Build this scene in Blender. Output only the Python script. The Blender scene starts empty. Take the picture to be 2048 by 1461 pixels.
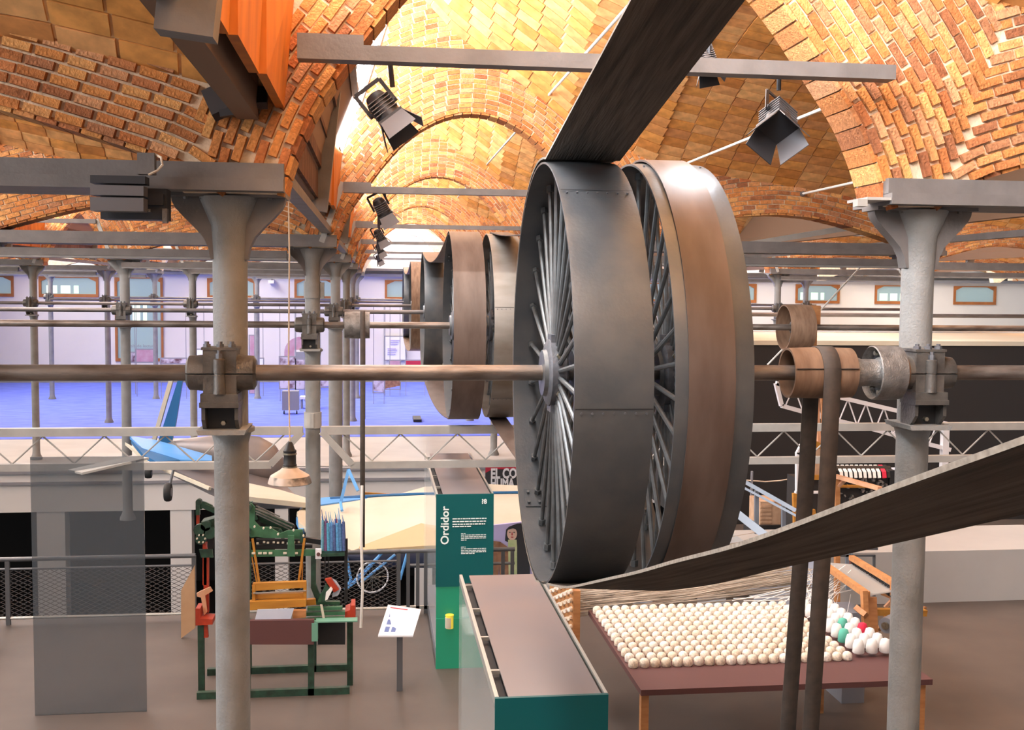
import bpy, math, random
from mathutils import Vector, Matrix
random.seed(7)
S = bpy.context.scene
COL = S.collection
PI = math.pi
E = 4.1                      # eye height above the hall floor

# ---------------------------------------------------------------- camera
FPX, YAW, PIT, ROL = 2252.6, .13018, .06532, .00961
CX, CY = 1047.0, 727.0       # principal point in the 2048x1461 frame
_F = Vector((math.sin(YAW)*math.cos(PIT), math.cos(YAW)*math.cos(PIT), -math.sin(PIT)))
_R = Vector((math.cos(YAW), -math.sin(YAW), 0))
_U = _R.cross(_F)
_R2 = _R*math.cos(ROL) + _U*math.sin(ROL)
_U2 = _U*math.cos(ROL) - _R*math.sin(ROL)
cam = bpy.data.cameras.new('camera')
cam.sensor_width = 36
cam.lens = FPX*36/2048
cam.shift_x = -(CX-1024)/2048
cam.shift_y = (CY-730.5)/2048
cam.clip_start = .05; cam.clip_end = 300
co = bpy.data.objects.new('camera', cam); COL.objects.link(co)
mw = Matrix.Identity(4)
for i in range(3):
    mw[i][0] = _R2[i]; mw[i][1] = _U2[i]; mw[i][2] = -_F[i]
mw[2][3] = E
co.matrix_world = mw
S.camera = co

# ---------------------------------------------------------------- world and light
w = bpy.data.worlds.new('World'); S.world = w; w.use_nodes = True
bg = w.node_tree.nodes['Background']
bg.inputs[0].default_value = (.93, .96, 1, 1)
bg.inputs[1].default_value = .42
SKY_PANE = 10.0              # brightness of the sky seen through the roof glazing
S.view_settings.view_transform = 'Standard'
S.view_settings.look = 'None'
S.view_settings.gamma = 1
S.view_settings.use_curve_mapping = False
S.view_settings.exposure = .32
def area(name, loc, rot, sx, sy, e, col=(1, 1, 1)):
    l = bpy.data.lights.new(name, 'AREA'); l.shape = 'RECTANGLE'; l.size = sx; l.size_y = sy
    l.energy = e; l.color = col
    o = bpy.data.objects.new(name, l); COL.objects.link(o); o.location = loc; o.rotation_euler = rot
    return o
# added soft cool light from the left, gives the columns pale left edges
area('side_fill_light', (-8.5, 2.5, E+.6), (0, -math.radians(90), 0), 3.5, 9, 330, (.84, .92, 1))
# the roof lights over the nearest bays, at the glazing itself
area('roof_light_near', (-.02, 2.2, E+2.75), (0, -math.radians(108), 0), 1.5, 6.4, 1150, (.78, .89, 1))
area('far_hall_light', (-2, 40, E+1.0), (0, 0, 0), 24, 10, 700, (1, .97, .92))
area('void_hall_light', (-1, 19, E+.2), (0, 0, 0), 12, 8, 110, (.98, .97, 1))
area('machine_hall_light', (1.5, 10.4, E+.2), (0, 0, 0), 9, 3.2, 120, (1, .97, .93))

# ---------------------------------------------------------------- geometry helpers
def at(px, py, Y=None, X=None, Z=None):
    """point of the place seen at a pixel of the photograph, on a plane Y, X or Z (Z above the floor)"""
    d = _F*FPX + _R2*(px-CX) - _U2*(py-CY)
    if Y is not None: t = Y/d[1]
    elif X is not None: t = X/d[0]
    else: t = (Z-E)/d[2]
    p = d*t
    return Vector((p[0], p[1], p[2]+E))

class MB:
    def __init__(s): s.v = []; s.f = []; s.sm = False
    def add(s, vs, fs):
        n = len(s.v); s.v += [tuple(v) for v in vs]; s.f += [tuple(i+n for i in f) for f in fs]; return s
    def box(s, c, d, rot=None):
        hx, hy, hz = d[0]/2, d[1]/2, d[2]/2
        vs = [Vector((x, y, z)) for x in (-hx, hx) for y in (-hy, hy) for z in (-hz, hz)]
        if rot is not None: vs = [rot @ v for v in vs]
        c = Vector(c)
        return s.add([v+c for v in vs], [(0,1,3,2),(4,6,7,5),(0,4,5,1),(2,3,7,6),(0,2,6,4),(1,5,7,3)])
    def rng(s, x0, x1, y0, y1, z0, z1):
        return s.box(((x0+x1)/2, (y0+y1)/2, (z0+z1)/2), (abs(x1-x0), abs(y1-y0), abs(z1-z0)))
    def bar(s, a, b, w, t, up=(0, 1, 0)):
        a = Vector(a); b = Vector(b); d = b-a; L = d.length
        if L < 1e-6: return s
        x = d/L; u = Vector(up)
        if abs(x.dot(u)) > .97: u = Vector((1, 0, 0))
        y = (u - x*u.dot(x)).normalized(); z = x.cross(y)
        R = Matrix((x, y, z)).transposed()
        return s.box((a+b)/2, (L, t, w), R)
    def cyl(s, a, b, r0, r1=None, n=12, caps=True):
        if r1 is None: r1 = r0
        a = Vector(a); b = Vector(b); x = (b-a).normalized()
        u = Vector((0, 0, 1)) if abs(x.z) < .9 else Vector((1, 0, 0))
        y = x.cross(u).normalized(); z = x.cross(y)
        vs = []
        for p, r in ((a, r0), (b, r1)):
            for i in range(n):
                t = 2*PI*i/n; vs.append(p + (y*math.cos(t)+z*math.sin(t))*r)
        fs = [(i, (i+1) % n, n+(i+1) % n, n+i) for i in range(n)]
        if caps: fs += [tuple(range(n-1, -1, -1)), tuple(range(n, 2*n))]
        return s.add(vs, fs)
    def tube(s, pts, r, n=6):
        pts = [Vector(p) for p in pts]; vs = []; fs = []
        for k, p in enumerate(pts):
            d = (pts[min(k+1, len(pts)-1)] - pts[max(k-1, 0)]).normalized()
            u = Vector((0, 0, 1)) if abs(d.z) < .9 else Vector((1, 0, 0))
            y = d.cross(u).normalized(); z = d.cross(y)
            for i in range(n):
                t = 2*PI*i/n; vs.append(p+(y*math.cos(t)+z*math.sin(t))*r)
        for k in range(len(pts)-1):
            for i in range(n): fs.append((k*n+i, k*n+(i+1) % n, (k+1)*n+(i+1) % n, (k+1)*n+i))
        fs += [tuple(range(n-1, -1, -1)), tuple(range((len(pts)-1)*n, len(pts)*n))]
        return s.add(vs, fs)
    def prism(s, poly, y0, y1):            # poly in (x, z), extruded in y
        n = len(poly)
        vs = [(p[0], y0, p[1]) for p in poly]+[(p[0], y1, p[1]) for p in poly]
        return s.add(vs, [tuple(range(n)), tuple(range(2*n-1, n-1, -1))]+[(i, n+i, n+(i+1) % n, (i+1) % n) for i in range(n)])
    def prismx(s, poly, x0, x1):           # poly in (y, z), extruded in x
        n = len(poly)
        vs = [(x0, p[0], p[1]) for p in poly]+[(x1, p[0], p[1]) for p in poly]
        return s.add(vs, [tuple(range(n)), tuple(range(2*n-1, n-1, -1))]+[(i, n+i, n+(i+1) % n, (i+1) % n) for i in range(n)])
    def lathe(s, prof, c=(0, 0, 0), axis='x', n=32, close=False):  # prof: (along, radius)
        c = Vector(c); vs = []; fs = []
        for a, r in prof:
            for i in range(n):
                t = 2*PI*i/n; p, q = r*math.cos(t), r*math.sin(t)
                vs.append(c + (Vector((a, p, q)) if axis == 'x' else Vector((p, q, a)) if axis == 'z' else Vector((p, a, q))))
        m = len(prof)
        for k in range(m if close else m-1):
            k2 = (k+1) % m
            for i in range(n): fs.append((k*n+i, k*n+(i+1) % n, k2*n+(i+1) % n, k2*n+i))
        if not close:
            if prof[0][1] > 1e-5: fs.append(tuple(range(n-1, -1, -1)))
            if prof[-1][1] > 1e-5: fs.append(tuple(range((m-1)*n, m*n)))
        return s.add(vs, fs)
    def grid(s, rows, thick=None):         # rows of equal-length point lists -> surface (doubled when thick = offset vector)
        m = len(rows); n = len(rows[0])
        vs = [Vector(p) for r in rows for p in r]
        fs = [(j*n+i, j*n+i+1, (j+1)*n+i+1, (j+1)*n+i) for j in range(m-1) for i in range(n-1)]
        if thick is None: return s.add(vs, fs)
        t = Vector(thick); N = m*n
        vs2 = vs+[v+t for v in vs]
        f2 = fs+[tuple(reversed([i+N for i in f])) for f in fs]
        edge = [(j*n, (j+1)*n) for j in range(m-1)]+[(j*n+n-1, (j+1)*n+n-1) for j in range(m-1)]
        edge += [(i, i+1) for i in range(n-1)]+[((m-1)*n+i, (m-1)*n+i+1) for i in range(n-1)]
        f2 += [(a, b, b+N, a+N) for a, b in edge]
        return s.add(vs2, f2)
    def mesh(s, name, mat, smooth=None):
        me = bpy.data.meshes.new(name); me.from_pydata(s.v, [], s.f); me.update()
        if mat: me.materials.append(mat)
        if smooth:
            me.polygons.foreach_set('use_smooth', [True]*len(me.polygons))
            me.set_sharp_from_angle(angle=math.radians(smooth))
        return me

BASE = {}
def tag(o, label=None, cat=None, group=None, kind=None):
    if label: o['label'] = label
    if cat: o['category'] = cat
    if group: o['group'] = group
    if kind: o['kind'] = kind
    return o
def thing(name, loc, label, cat, group=None):
    o = bpy.data.objects.new(name, None); COL.objects.link(o); o.location = loc; o.empty_display_size = .1
    BASE[o.name] = Vector(loc); return tag(o, label, cat, group)
def O(name, mb, mat, parent=None, smooth=40, kind=None, label=None, cat=None, group=None):
    """link one mesh object; vertices are given in world space"""
    if parent is not None:
        b = BASE[parent.name]; mb.v = [(v[0]-b[0], v[1]-b[1], v[2]-b[2]) for v in mb.v]
    else:
        b = Vector((0, 0, 0))
    me = mb.mesh(name, mat, smooth)
    o = bpy.data.objects.new(name, me); COL.objects.link(o)
    if parent is not None: o.parent = parent
    BASE[o.name] = b
    return tag(o, label, cat, group, kind)
def copy_tree(o, delta=(0, 0, 0), parent=None, label=None):
    c = o.copy(); COL.objects.link(c); c.parent = parent
    if parent is None: c.location = Vector(o.location)+Vector(delta)
    if label: c['label'] = label
    for ch in o.children: copy_tree(ch, parent=c)
    return c

# ---------------------------------------------------------------- materials
def mat(name, col, rough=.6, metal=0, col2=None, scale=8, bump=0, detail=4, bscale=None, spec=.5, emit=None, estr=0, stretch=None, rand=None, fac=(.35, .7), alpha=None):
    m = bpy.data.materials.new(name); m.use_nodes = True; nt = m.node_tree; N = nt.nodes; Lk = nt.links
    b = N['Principled BSDF']
    b.inputs['Base Color'].default_value = (*col, 1); b.inputs['Roughness'].default_value = rough
    b.inputs['Metallic'].default_value = metal; b.inputs['Specular IOR Level'].default_value = spec
    tc = N.new('ShaderNodeTexCoord'); mp = N.new('ShaderNodeMapping')
    Lk.new(tc.outputs['Object'], mp.inputs[0])
    if stretch: mp.inputs['Scale'].default_value = stretch
    src = None
    if col2 is not None:
        no = N.new('ShaderNodeTexNoise'); no.inputs['Scale'].default_value = scale; no.inputs['Detail'].default_value = detail
        Lk.new(mp.outputs[0], no.inputs['Vector'])
        cr = N.new('ShaderNodeValToRGB'); cr.color_ramp.elements[0].position = fac[0]; cr.color_ramp.elements[1].position = fac[1]
        cr.color_ramp.elements[0].color = (*col, 1); cr.color_ramp.elements[1].color = (*col2, 1)
        Lk.new(no.outputs[0], cr.inputs[0]); src = cr.outputs[0]
    if rand:                               # one colour of the list per object and per loose piece
        oi = N.new('ShaderNodeObjectInfo'); ge = N.new('ShaderNodeNewGeometry')
        ad = N.new('ShaderNodeMath'); ad.operation = 'ADD'
        Lk.new(oi.outputs['Random'], ad.inputs[0]); Lk.new(ge.outputs['Random Per Island'], ad.inputs[1])
        fr = N.new('ShaderNodeMath'); fr.operation = 'FRACT'; Lk.new(ad.outputs[0], fr.inputs[0])
        r = N.new('ShaderNodeValToRGB'); r.color_ramp.interpolation = 'LINEAR'
        while len(r.color_ramp.elements) < len(rand): r.color_ramp.elements.new(.5)
        for i, c in enumerate(rand):
            r.color_ramp.elements[i].position = i/(len(rand)-1); r.color_ramp.elements[i].color = (*c, 1)
        Lk.new(fr.outputs[0], r.inputs[0])
        no = N.new('ShaderNodeTexNoise'); no.inputs['Scale'].default_value = scale; no.inputs['Detail'].default_value = 5
        Lk.new(tc.outputs['Object'], no.inputs['Vector'])
        mr = N.new('ShaderNodeMapRange'); mr.inputs[1].default_value = .3; mr.inputs[2].default_value = .7
        mr.inputs[3].default_value = .72; mr.inputs[4].default_value = 1.25; Lk.new(no.outputs[0], mr.inputs[0])
        mx = N.new('ShaderNodeMix'); mx.data_type = 'RGBA'; mx.blend_type = 'MULTIPLY'; mx.inputs[0].default_value = 1
        Lk.new(r.outputs[0], mx.inputs[6]); Lk.new(mr.outputs[0], mx.inputs[7]); src = mx.outputs[2]
    if src is not None: Lk.new(src, b.inputs['Base Color'])
    if bump:
        n2 = N.new('ShaderNodeTexNoise'); n2.inputs['Scale'].default_value = bscale or scale*4; n2.inputs['Detail'].default_value = 5
        Lk.new(mp.outputs[0], n2.inputs['Vector'])
        bp = N.new('ShaderNodeBump'); bp.inputs['Strength'].default_value = bump; bp.inputs['Distance'].default_value = .01
        Lk.new(n2.outputs[0], bp.inputs['Height']); Lk.new(bp.outputs[0], b.inputs['Normal'])
    if emit: b.inputs['Emission Color'].default_value = (*emit, 1); b.inputs['Emission Strength'].default_value = estr
    if alpha is not None: b.inputs['Alpha'].default_value = alpha
    return m

BR = [(.40,.125,.045),(.62,.25,.075),(.46,.17,.07),(.70,.36,.13),(.55,.21,.06),(.30,.11,.05),(.66,.33,.16)]
M = dict(
    brick=mat('brick', (.5,.2,.1), .85, rand=BR, scale=40, bump=.8, bscale=90, spec=.2),
    mortar=mat('mortar', (.80,.66,.49), .95, col2=(.62,.48,.34), scale=14, bump=.6, bscale=60, spec=.1),
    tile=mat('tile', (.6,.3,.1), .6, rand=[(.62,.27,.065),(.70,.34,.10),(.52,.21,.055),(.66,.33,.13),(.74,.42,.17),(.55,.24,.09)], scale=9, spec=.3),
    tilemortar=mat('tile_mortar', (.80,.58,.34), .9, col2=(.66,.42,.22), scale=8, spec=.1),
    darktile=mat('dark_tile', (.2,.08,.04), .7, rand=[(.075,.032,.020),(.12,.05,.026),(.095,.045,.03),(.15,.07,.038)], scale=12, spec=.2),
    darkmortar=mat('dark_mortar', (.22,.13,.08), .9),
    orangewood=mat('orange_board', (.62,.20,.03), .55, col2=(.42,.12,.02), scale=3, stretch=(3,3,.6), detail=8, spec=.3),
    column=mat('column_paint', (.275,.275,.27), .5, col2=(.195,.19,.18), scale=5, bump=.35, bscale=70, detail=8, spec=.4),
    colfar=mat('far_column_paint', (.25,.245,.24), .5, col2=(.19,.185,.18), scale=5),
    beam=mat('beam_paint', (.165,.150,.145), .55, col2=(.125,.115,.11), scale=6, bump=.15, bscale=50),
    lightbeam=mat('light_beam_paint', (.40,.385,.36), .5, col2=(.32,.31,.29), scale=4),
    rib=mat('rim_iron', (.080,.088,.097), .36, .3, col2=(.125,.125,.125), scale=5, detail=8, bump=.08, bscale=60, fac=(.4,.75)),
    rimin=mat('rim_inner_paint', (.06,.065,.07), .6, .2, col2=(.09,.095,.1), scale=9),
    rimold=mat('worn_rim', (.25,.23,.21), .5, .3, col2=(.11,.085,.06), scale=3, detail=9, stretch=(.4,1,1)),
    spoke=mat('spoke_iron', (.16,.17,.175), .4, .5, col2=(.09,.09,.09), scale=14),
    hub=mat('hub_iron', (.10,.105,.115), .5, .4, col2=(.16,.16,.18), scale=14, bump=.3),
    nut=mat('nut_steel', (.42,.38,.30), .4, .8, col2=(.2,.17,.12), scale=40),
    shaft=mat('shaft_steel', (.235,.205,.185), .36, .5, col2=(.105,.08,.065), scale=7, detail=9, stretch=(.5,2,2), bump=.15, bscale=60, fac=(.4,.65)),
    shaft2=mat('far_shaft_steel', (.20,.18,.175), .5, .4, col2=(.12,.10,.095), scale=6, stretch=(.5,2,2)),
    cast=mat('bearing_iron', (.135,.125,.115), .4, .35, col2=(.06,.054,.05), scale=9, bump=.3, bscale=60),
    black=mat('black_iron', (.02,.02,.022), .5, .2),
    belt=mat('belt_leather', (.075,.055,.042), .7, col2=(.045,.034,.028), scale=4, stretch=(6,.6,.6), detail=8, bump=.2, spec=.25),
    belt2=mat('brown_belt', (.125,.09,.075), .45, col2=(.075,.05,.04), scale=3, stretch=(3,.8,.8), detail=8, spec=.35),
    belt3=mat('frayed_belt', (.13,.105,.085), .9, col2=(.055,.045,.038), scale=2.2, stretch=(14,.8,.8), detail=10, bump=.5, bscale=9, spec=.15),
    beltedge=mat('belt_edge', (.34,.30,.25), .9, col2=(.20,.17,.14), scale=60),
    palebelt=mat('pale_belt', (.62,.56,.45), .8, col2=(.48,.42,.33), scale=4, stretch=(4,.6,.6)),
    strap=mat('thin_strap', (.075,.058,.048), .8, col2=(.05,.04,.034), scale=20),
    wood=mat('pulley_wood', (.235,.15,.10), .6, col2=(.14,.082,.052), scale=5, stretch=(4,1,1), detail=9, bump=.2, spec=.3),
    oldiron=mat('old_iron', (.26,.25,.24), .45, .5, col2=(.13,.12,.115), scale=16, bump=.5, bscale=120),
    orange=mat('orange_wood', (.52,.24,.09), .55, col2=(.38,.15,.05), scale=5, detail=7, stretch=(1,4,4)),
    peach=mat('peach_wood', (.70,.38,.23), .55, col2=(.60,.30,.16), scale=6),
    amber=mat('amber_wood', (.52,.24,.03), .5, col2=(.38,.15,.015), scale=5, stretch=(.6,3,3)),
    tan=mat('tan_board', (.55,.34,.19), .7, col2=(.48,.28,.15), scale=4),
    green=mat('loom_green', (.055,.17,.085), .5, .1, col2=(.03,.10,.05), scale=10),
    dkgreen=mat('loom_dark_green', (.025,.075,.045), .5, .1, col2=(.015,.03,.02), scale=14),
    mint=mat('mint_paint', (.14,.33,.24), .5),
    red=mat('red_paint', (.48,.045,.012), .5, col2=(.34,.03,.01), scale=8),
    wine=mat('wine_board', (.105,.04,.038), .6),
    white=mat('white_paint', (.78,.77,.80), .6, col2=(.72,.71,.75), scale=2),
    wallp=mat('wall_plaster', (.74,.72,.71), .8, col2=(.69,.67,.665), scale=.5),
    wallw=mat('upper_wall_plaster', (.85,.85,.86), .8),
    teal=mat('teal_panel', (.0,.095,.10), .45, spec=.4),
    teal2=mat('teal_glow', (.0,.16,.10), .4, emit=(.05,.35,.16), estr=.25),
    print=mat('white_print', (.80,.90,.88), .6),
    paper=mat('paper_white', (.80,.82,.86), .6),
    blueprint=mat('blue_print', (.12,.17,.38), .6),
    boxtop=mat('case_top', (.20,.175,.18), .30, .0, col2=(.27,.20,.18), scale=.9, detail=2, spec=.6),
    chrome=mat('pale_aluminium', (.50,.49,.45), .35, .5),
    yellow=mat('yellow_yarn_glow', (.85,.68,.05), .6, emit=(.8,.7,.1), estr=.25),  # yarn given a weak emission; the niche's glow put into the colour
    blue=mat('sky_blue_paint', (.10,.33,.75), .4, col2=(.13,.40,.80), scale=1.2),
    dkblue=mat('deep_blue_paint', (.015,.12,.30), .4, col2=(.02,.15,.36), scale=2),
    silver=mat('fuselage_metal', (.20,.19,.20), .4, .3, col2=(.30,.25,.23), scale=1.2),  # grey set darker, the wing's shading put into the base colour
    cream=mat('cream_fabric', (.64,.59,.48), .7, col2=(.58,.51,.39), scale=.8),
    tanfab=mat('tan_fabric', (.58,.43,.24), .7),
    navy=mat('navy_body', (.02,.025,.06), .5),
    rubber=mat('rubber', (.02,.02,.02), .7),
    steelp=mat('railing_steel', (.145,.15,.16), .45, .5),
    alu=mat('stair_rail_steel', (.30,.35,.42), .4, .5),
    meshm=mat('mesh_wire', (.13,.12,.12), .5, .4),
    enamel=mat('enamel', (.60,.50,.42), .35, col2=(.14,.12,.10), scale=9, detail=9, fac=(.48,.60), spec=.6),
    enamel2=mat('enamel_top', (.66,.55,.45), .4, col2=(.5,.38,.28), scale=6),
    cord=mat('cord_cotton', (.70,.58,.46), .9),
    rope=mat('white_rope', (.78,.76,.72), .9),
    yarn=mat('cream_yarn', (.80,.72,.60), .85, rand=[(.82,.74,.62),(.74,.62,.48),(.86,.80,.72),(.78,.66,.54)], scale=60),
    whiteyarn=mat('white_yarn', (.85,.84,.82), .85),
    greenyarn=mat('green_yarn', (.10,.42,.32), .85),
    redyarn=mat('red_yarn', (.65,.02,.06), .85),
    thread=mat('warp_thread', (.50,.42,.33), .9, rand=[(.62,.55,.46),(.30,.22,.16),(.48,.40,.32),(.20,.15,.11)], scale=3),
    blueyarn=mat('blue_yarn', (.10,.25,.55), .8, rand=[(.02,.04,.18),(.10,.28,.60),(.08,.38,.50),(.20,.04,.08),(.05,.12,.30),(.12,.30,.55)], scale=60),
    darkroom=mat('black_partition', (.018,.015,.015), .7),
    floor=mat('hall_floor', (.115,.09,.075), .6, col2=(.085,.068,.058), scale=1.2),
    glassy=mat('clear_glass', (.75,.80,.80), .05, spec=.5, alpha=.16),
    beigefloor=mat('beige_floor', (.47,.45,.43), .7, col2=(.41,.39,.375), scale=1),
    bluefloor=mat('blue_carpet', (.085,.135,.72), .75, col2=(.13,.19,.84), scale=1.4, stretch=(1,2.2,1), detail=6, fac=(.38,.68)),
    pane=mat('window_glass', (.24,.33,.35), .15, spec=.8, emit=(.50,.66,.70), estr=.22),
    brightpane=mat('bright_glass', (.4,.5,.4), .2, emit=(.80,.98,.80), estr=.8),
    frame=mat('window_wood', (.40,.14,.035), .5, col2=(.30,.10,.025), scale=3),
    sky=mat('roof_glazing', (.9,.9,.9), .3, emit=(.96,.98,1), estr=SKY_PANE),
    poster=mat('poster_black', (.03,.03,.035), .5),
    posterred=mat('poster_red', (.45,.02,.05), .5),
    skin=mat('print_skin', (.70,.48,.38), .7), lips=mat('print_lips', (.45,.05,.06), .7), greenprint=mat('print_green', (.42,.52,.25), .7, col2=(.55,.60,.35), scale=8),
    brownprint=mat('print_brown', (.20,.09,.05), .7, col2=(.35,.18,.10), scale=10),
    lilac=mat('print_lilac', (.50,.45,.75), .7),
    pinkp=mat('print_pink', (.42,.19,.27), .6, col2=(.52,.36,.45), scale=2.5),
    photo=mat('print_photos', (.55,.50,.58), .6, col2=(.12,.05,.07), scale=2.6, fac=(.45,.6)),
    grey=mat('grey_box', (.25,.25,.28), .6),
    spot=mat('spotlight_black', (.035,.035,.04), .5, .2),
    spotgrey=mat('spotlight_grey', (.15,.14,.145), .5, .2),
    crate=mat('crate_wood', (.58,.38,.25), .7, col2=(.46,.28,.17), scale=9),
    cloth=mat('pale_blue_sheet', (.56,.61,.72), .8, col2=(.50,.55,.68), scale=3),
)

# ================================================================= THE SETTING
ROWS = [5.61+7.272*k for k in range(6)]            # shaft lines; ROWS[0] is the nearest
DX = 3.605; X0 = -.72; MOD = 2*DX; DY = 7.272
VOID0, VOID1 = 14.3, 26.0
sl = MB().rng(-30, 40, -12, VOID0, -.4, 0)
O('floor', sl, M['floor'], kind='structure')
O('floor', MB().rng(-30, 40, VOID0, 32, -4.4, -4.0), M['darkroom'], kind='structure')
O('floor', MB().rng(-30, 40, VOID1, 50.5, -.8, 0), M['beigefloor'], kind='structure')
O('floor', MB().rng(-30, 14.2, 31.2, 49.3, 0, .012), M['bluefloor'], kind='structure')
# far edge of the floor opening: pale fascia, storey below with a dark doorway
fa = MB(); fa.rng(-30, 40, VOID1-.02, VOID1+.1, -.95, 0)
for a, b in ((-7.5, -6.9), (-4.62, -4.15), (-2.3, -2.0), (.9, 1.3), (4.0, 4.5)): fa.rng(a, b, VOID1+.0, VOID1+.4, -4.0, -.95)
O('wall_fascia', fa, M['wallp'], kind='structure')
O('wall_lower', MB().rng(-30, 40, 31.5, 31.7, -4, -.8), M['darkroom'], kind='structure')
for k, (z0, z1) in enumerate(((-.09, -.02), (-.33, -.27))):
    O('trim_%d' % (k+1), MB().rng(-30, 40, VOID1-.08, VOID1-.021, z0, z1), M['grey'], kind='structure')

# brick end wall and side walls of the hall behind the viewer
for nm, a in (('wall_back', (-14, 20, -9.3, -9)), ('wall_left', (-14.3, -14, -9, 12)), ('wall_right', (20, 20.3, -9, 12))):
    O(nm, MB().rng(*a, 0, E+2.2), M['wallp'], kind='structure')

# far wall with windows
WY = 49.45
wins = []
for i in range(11):
    wins.append(-10.6-3.45*2+i*3.45*1.0)
fw = MB()
z0, z1 = E-.50, E+.36
def wallholes(mb, holes, x0, x1, zb, zt, y0, y1):
    hs = sorted(holes); x = x0
    for a, b, c, d in hs:
        mb.rng(x, a, y0, y1, zb, zt); mb.rng(a, b, y0, y1, zb, c); mb.rng(a, b, y0, y1, d, zt); x = b
    mb.rng(x, x1, y0, y1, zb, zt)
H = [(-17.4,-15.0,z0,z1), (-14.0,-11.6,z0,z1), (-10.95,-8.98,E-3.2,z1), (-7.15,-5.12,z0,z1), (-3.5,-1.75,z0,z1), (.36,2.5,z0,z1),
     (4.0,6.0,z0,z1), (7.6,9.6,z0,z1), (11.2,13.2,z0,z1), (15.2,17.1,z0,z1), (18.95,21.05,z0,z1), (22.75,24.9,z0,z1), (26.6,28.7,z0,z1)]
wallholes(fw, H, -30, 40, 0, E+.75, WY, WY+.3)
O('wall_far', fw, M['wallp'], kind='structure')
uw = MB().rng(-30, 40, WY+.05, WY+.3, E+.75, E+6)
O('wall_far_upper', uw, M['wallw'], kind='structure')
O('trim_3', MB().rng(-30, 40, WY-.05, WY, 0, .12), M['grey'], kind='structure')
O('trim_4', MB().rng(-30, 40, WY-.28, WY-.001, E+.50, E+.62), M['grey'], kind='structure')
O('trim_5', MB().rng(-30, 40, WY-.55, WY-.001, E+.75, E+.85), M['beam'], kind='structure')
for n, (a, b, c, d) in enumerate(H):
    wname = 'window_%d' % (n+1)
    fr = MB(); t = .10
    fr.rng(a, a+t, WY-.06, WY+.1, c, d).rng(b-t, b, WY-.06, WY+.1, c, d).rng(a+t, b-t, WY-.06, WY+.1, c, c+.13).rng(a+t, b-t, WY-.06, WY+.1, d-.05, d)
    # segmental head: corner wedges
    fr.prism([(a+t, d-.2), (a+t, d-.05), (a+.42, d-.05)], WY-.05, WY+.09)
    fr.prism([(b-t, d-.2), (b-.42, d-.05), (b-t, d-.05)], WY-.05, WY+.09)
    o = O(wname, fr, M['frame'], kind='structure')
    if c < E-1:
        o2 = MB().rng(a+t, b-t, WY-.05, WY+.08, E-.62, E-.5); O('transom', o2, M['frame'], o)
    O('pane', MB().rng(a+t, b-t, WY+.03, WY+.06, c+.13 if c > E-1 else E-.5, d-.05), M['pane'], o)
    if c < E-1: O('pane', MB().rng(a+t, b-t, WY+.03, WY+.06, c+.13, E-.62), M['pane'], o)
    # the sunlit street seen through parts of the glass
    if n in (1, 2, 9, 10, 11):
        for u0, u1 in ((.12, .30), (.36, .52), (.58, .66)):
            O('sunlit_glass', MB().rng(a+(b-a)*u0, a+(b-a)*u1, WY+.02, WY+.032, c+.16 if c > E-1 else E-1.6, (c+d)/2+.06 if c > E-1 else E-.7), M['brightpane'], o)

# ---------------------------------------------------------------- roof: brick arches, vaults, roof lights
CI = [(-.46,.45),(-.42,.62),(-.30,.89),(-.10,1.17),(.07,1.40),(.26,1.62),(.48,1.80),(.70,1.92),(.90,1.985),(1.085,2.0)]
CI = CI+[(2.17-x, z) for x, z in CI[-2::-1]]
LI = [(2.90,.45),(3.10,.60),(3.30,.66),(3.64,.76),(3.90,.83),(4.24,.90),(4.69,.93)]
LI = LI+[(9.38-x, z) for x, z in LI[-2::-1]]
VP = [(-.5,3.9),(0,3.7),(.3,3.45),(.84,2.9),(1.3,2.55),(1.86,2.17),(2.16,1.93),(2.81,1.66),(3.08,1.53),(3.36,1.48),(4.01,1.35),(4.54,1.28),(5.23,1.19),(5.65,1.13),(6.2,1.02),(6.71,.90)]
def interp(P, x):
    for (a, b), (c, d) in zip(P, P[1:]):
        if x <= c: return b+(d-b)*(x-a)/(c-a)
    return P[-1][1]
def V(x):
    while x < -.5: x += MOD
    while x > 6.71: x -= MOD
    return interp(VP, x)
def dense(P, step=.02):
    out = []
    for (a, b), (c, d) in zip(P, P[1:]):
        L = math.hypot(c-a, d-b); n = max(1, int(L/step))
        out += [(a+(c-a)*i/n, b+(d-b)*i/n) for i in range(n)]
    out.append(P[-1])
    for _ in range(30):
        out = [out[0]]+[((out[i-1][0]+out[i][0]*2+out[i+1][0])/4, (out[i-1][1]+out[i][1]*2+out[i+1][1])/4) for i in range(1, len(out)-1)]+[out[-1]]
    return out
CD = dense(CI); LD = dense(LI)
WT = .30                                           # thickness of an arch wall
def skyx(z): return -.35+(z-1.58)*.32              # foot line of the sloping roof light
def inside_wall(x, z):                             # region of an arch wall (module coordinates)
    xx = x
    if xx > 6.71-.15 and z > .9: pass
    if x < -.5 or (z > .95 and x < skyx(z)+.03): return z < .93 and x > -.92
    return z < V(x)+.06
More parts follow.
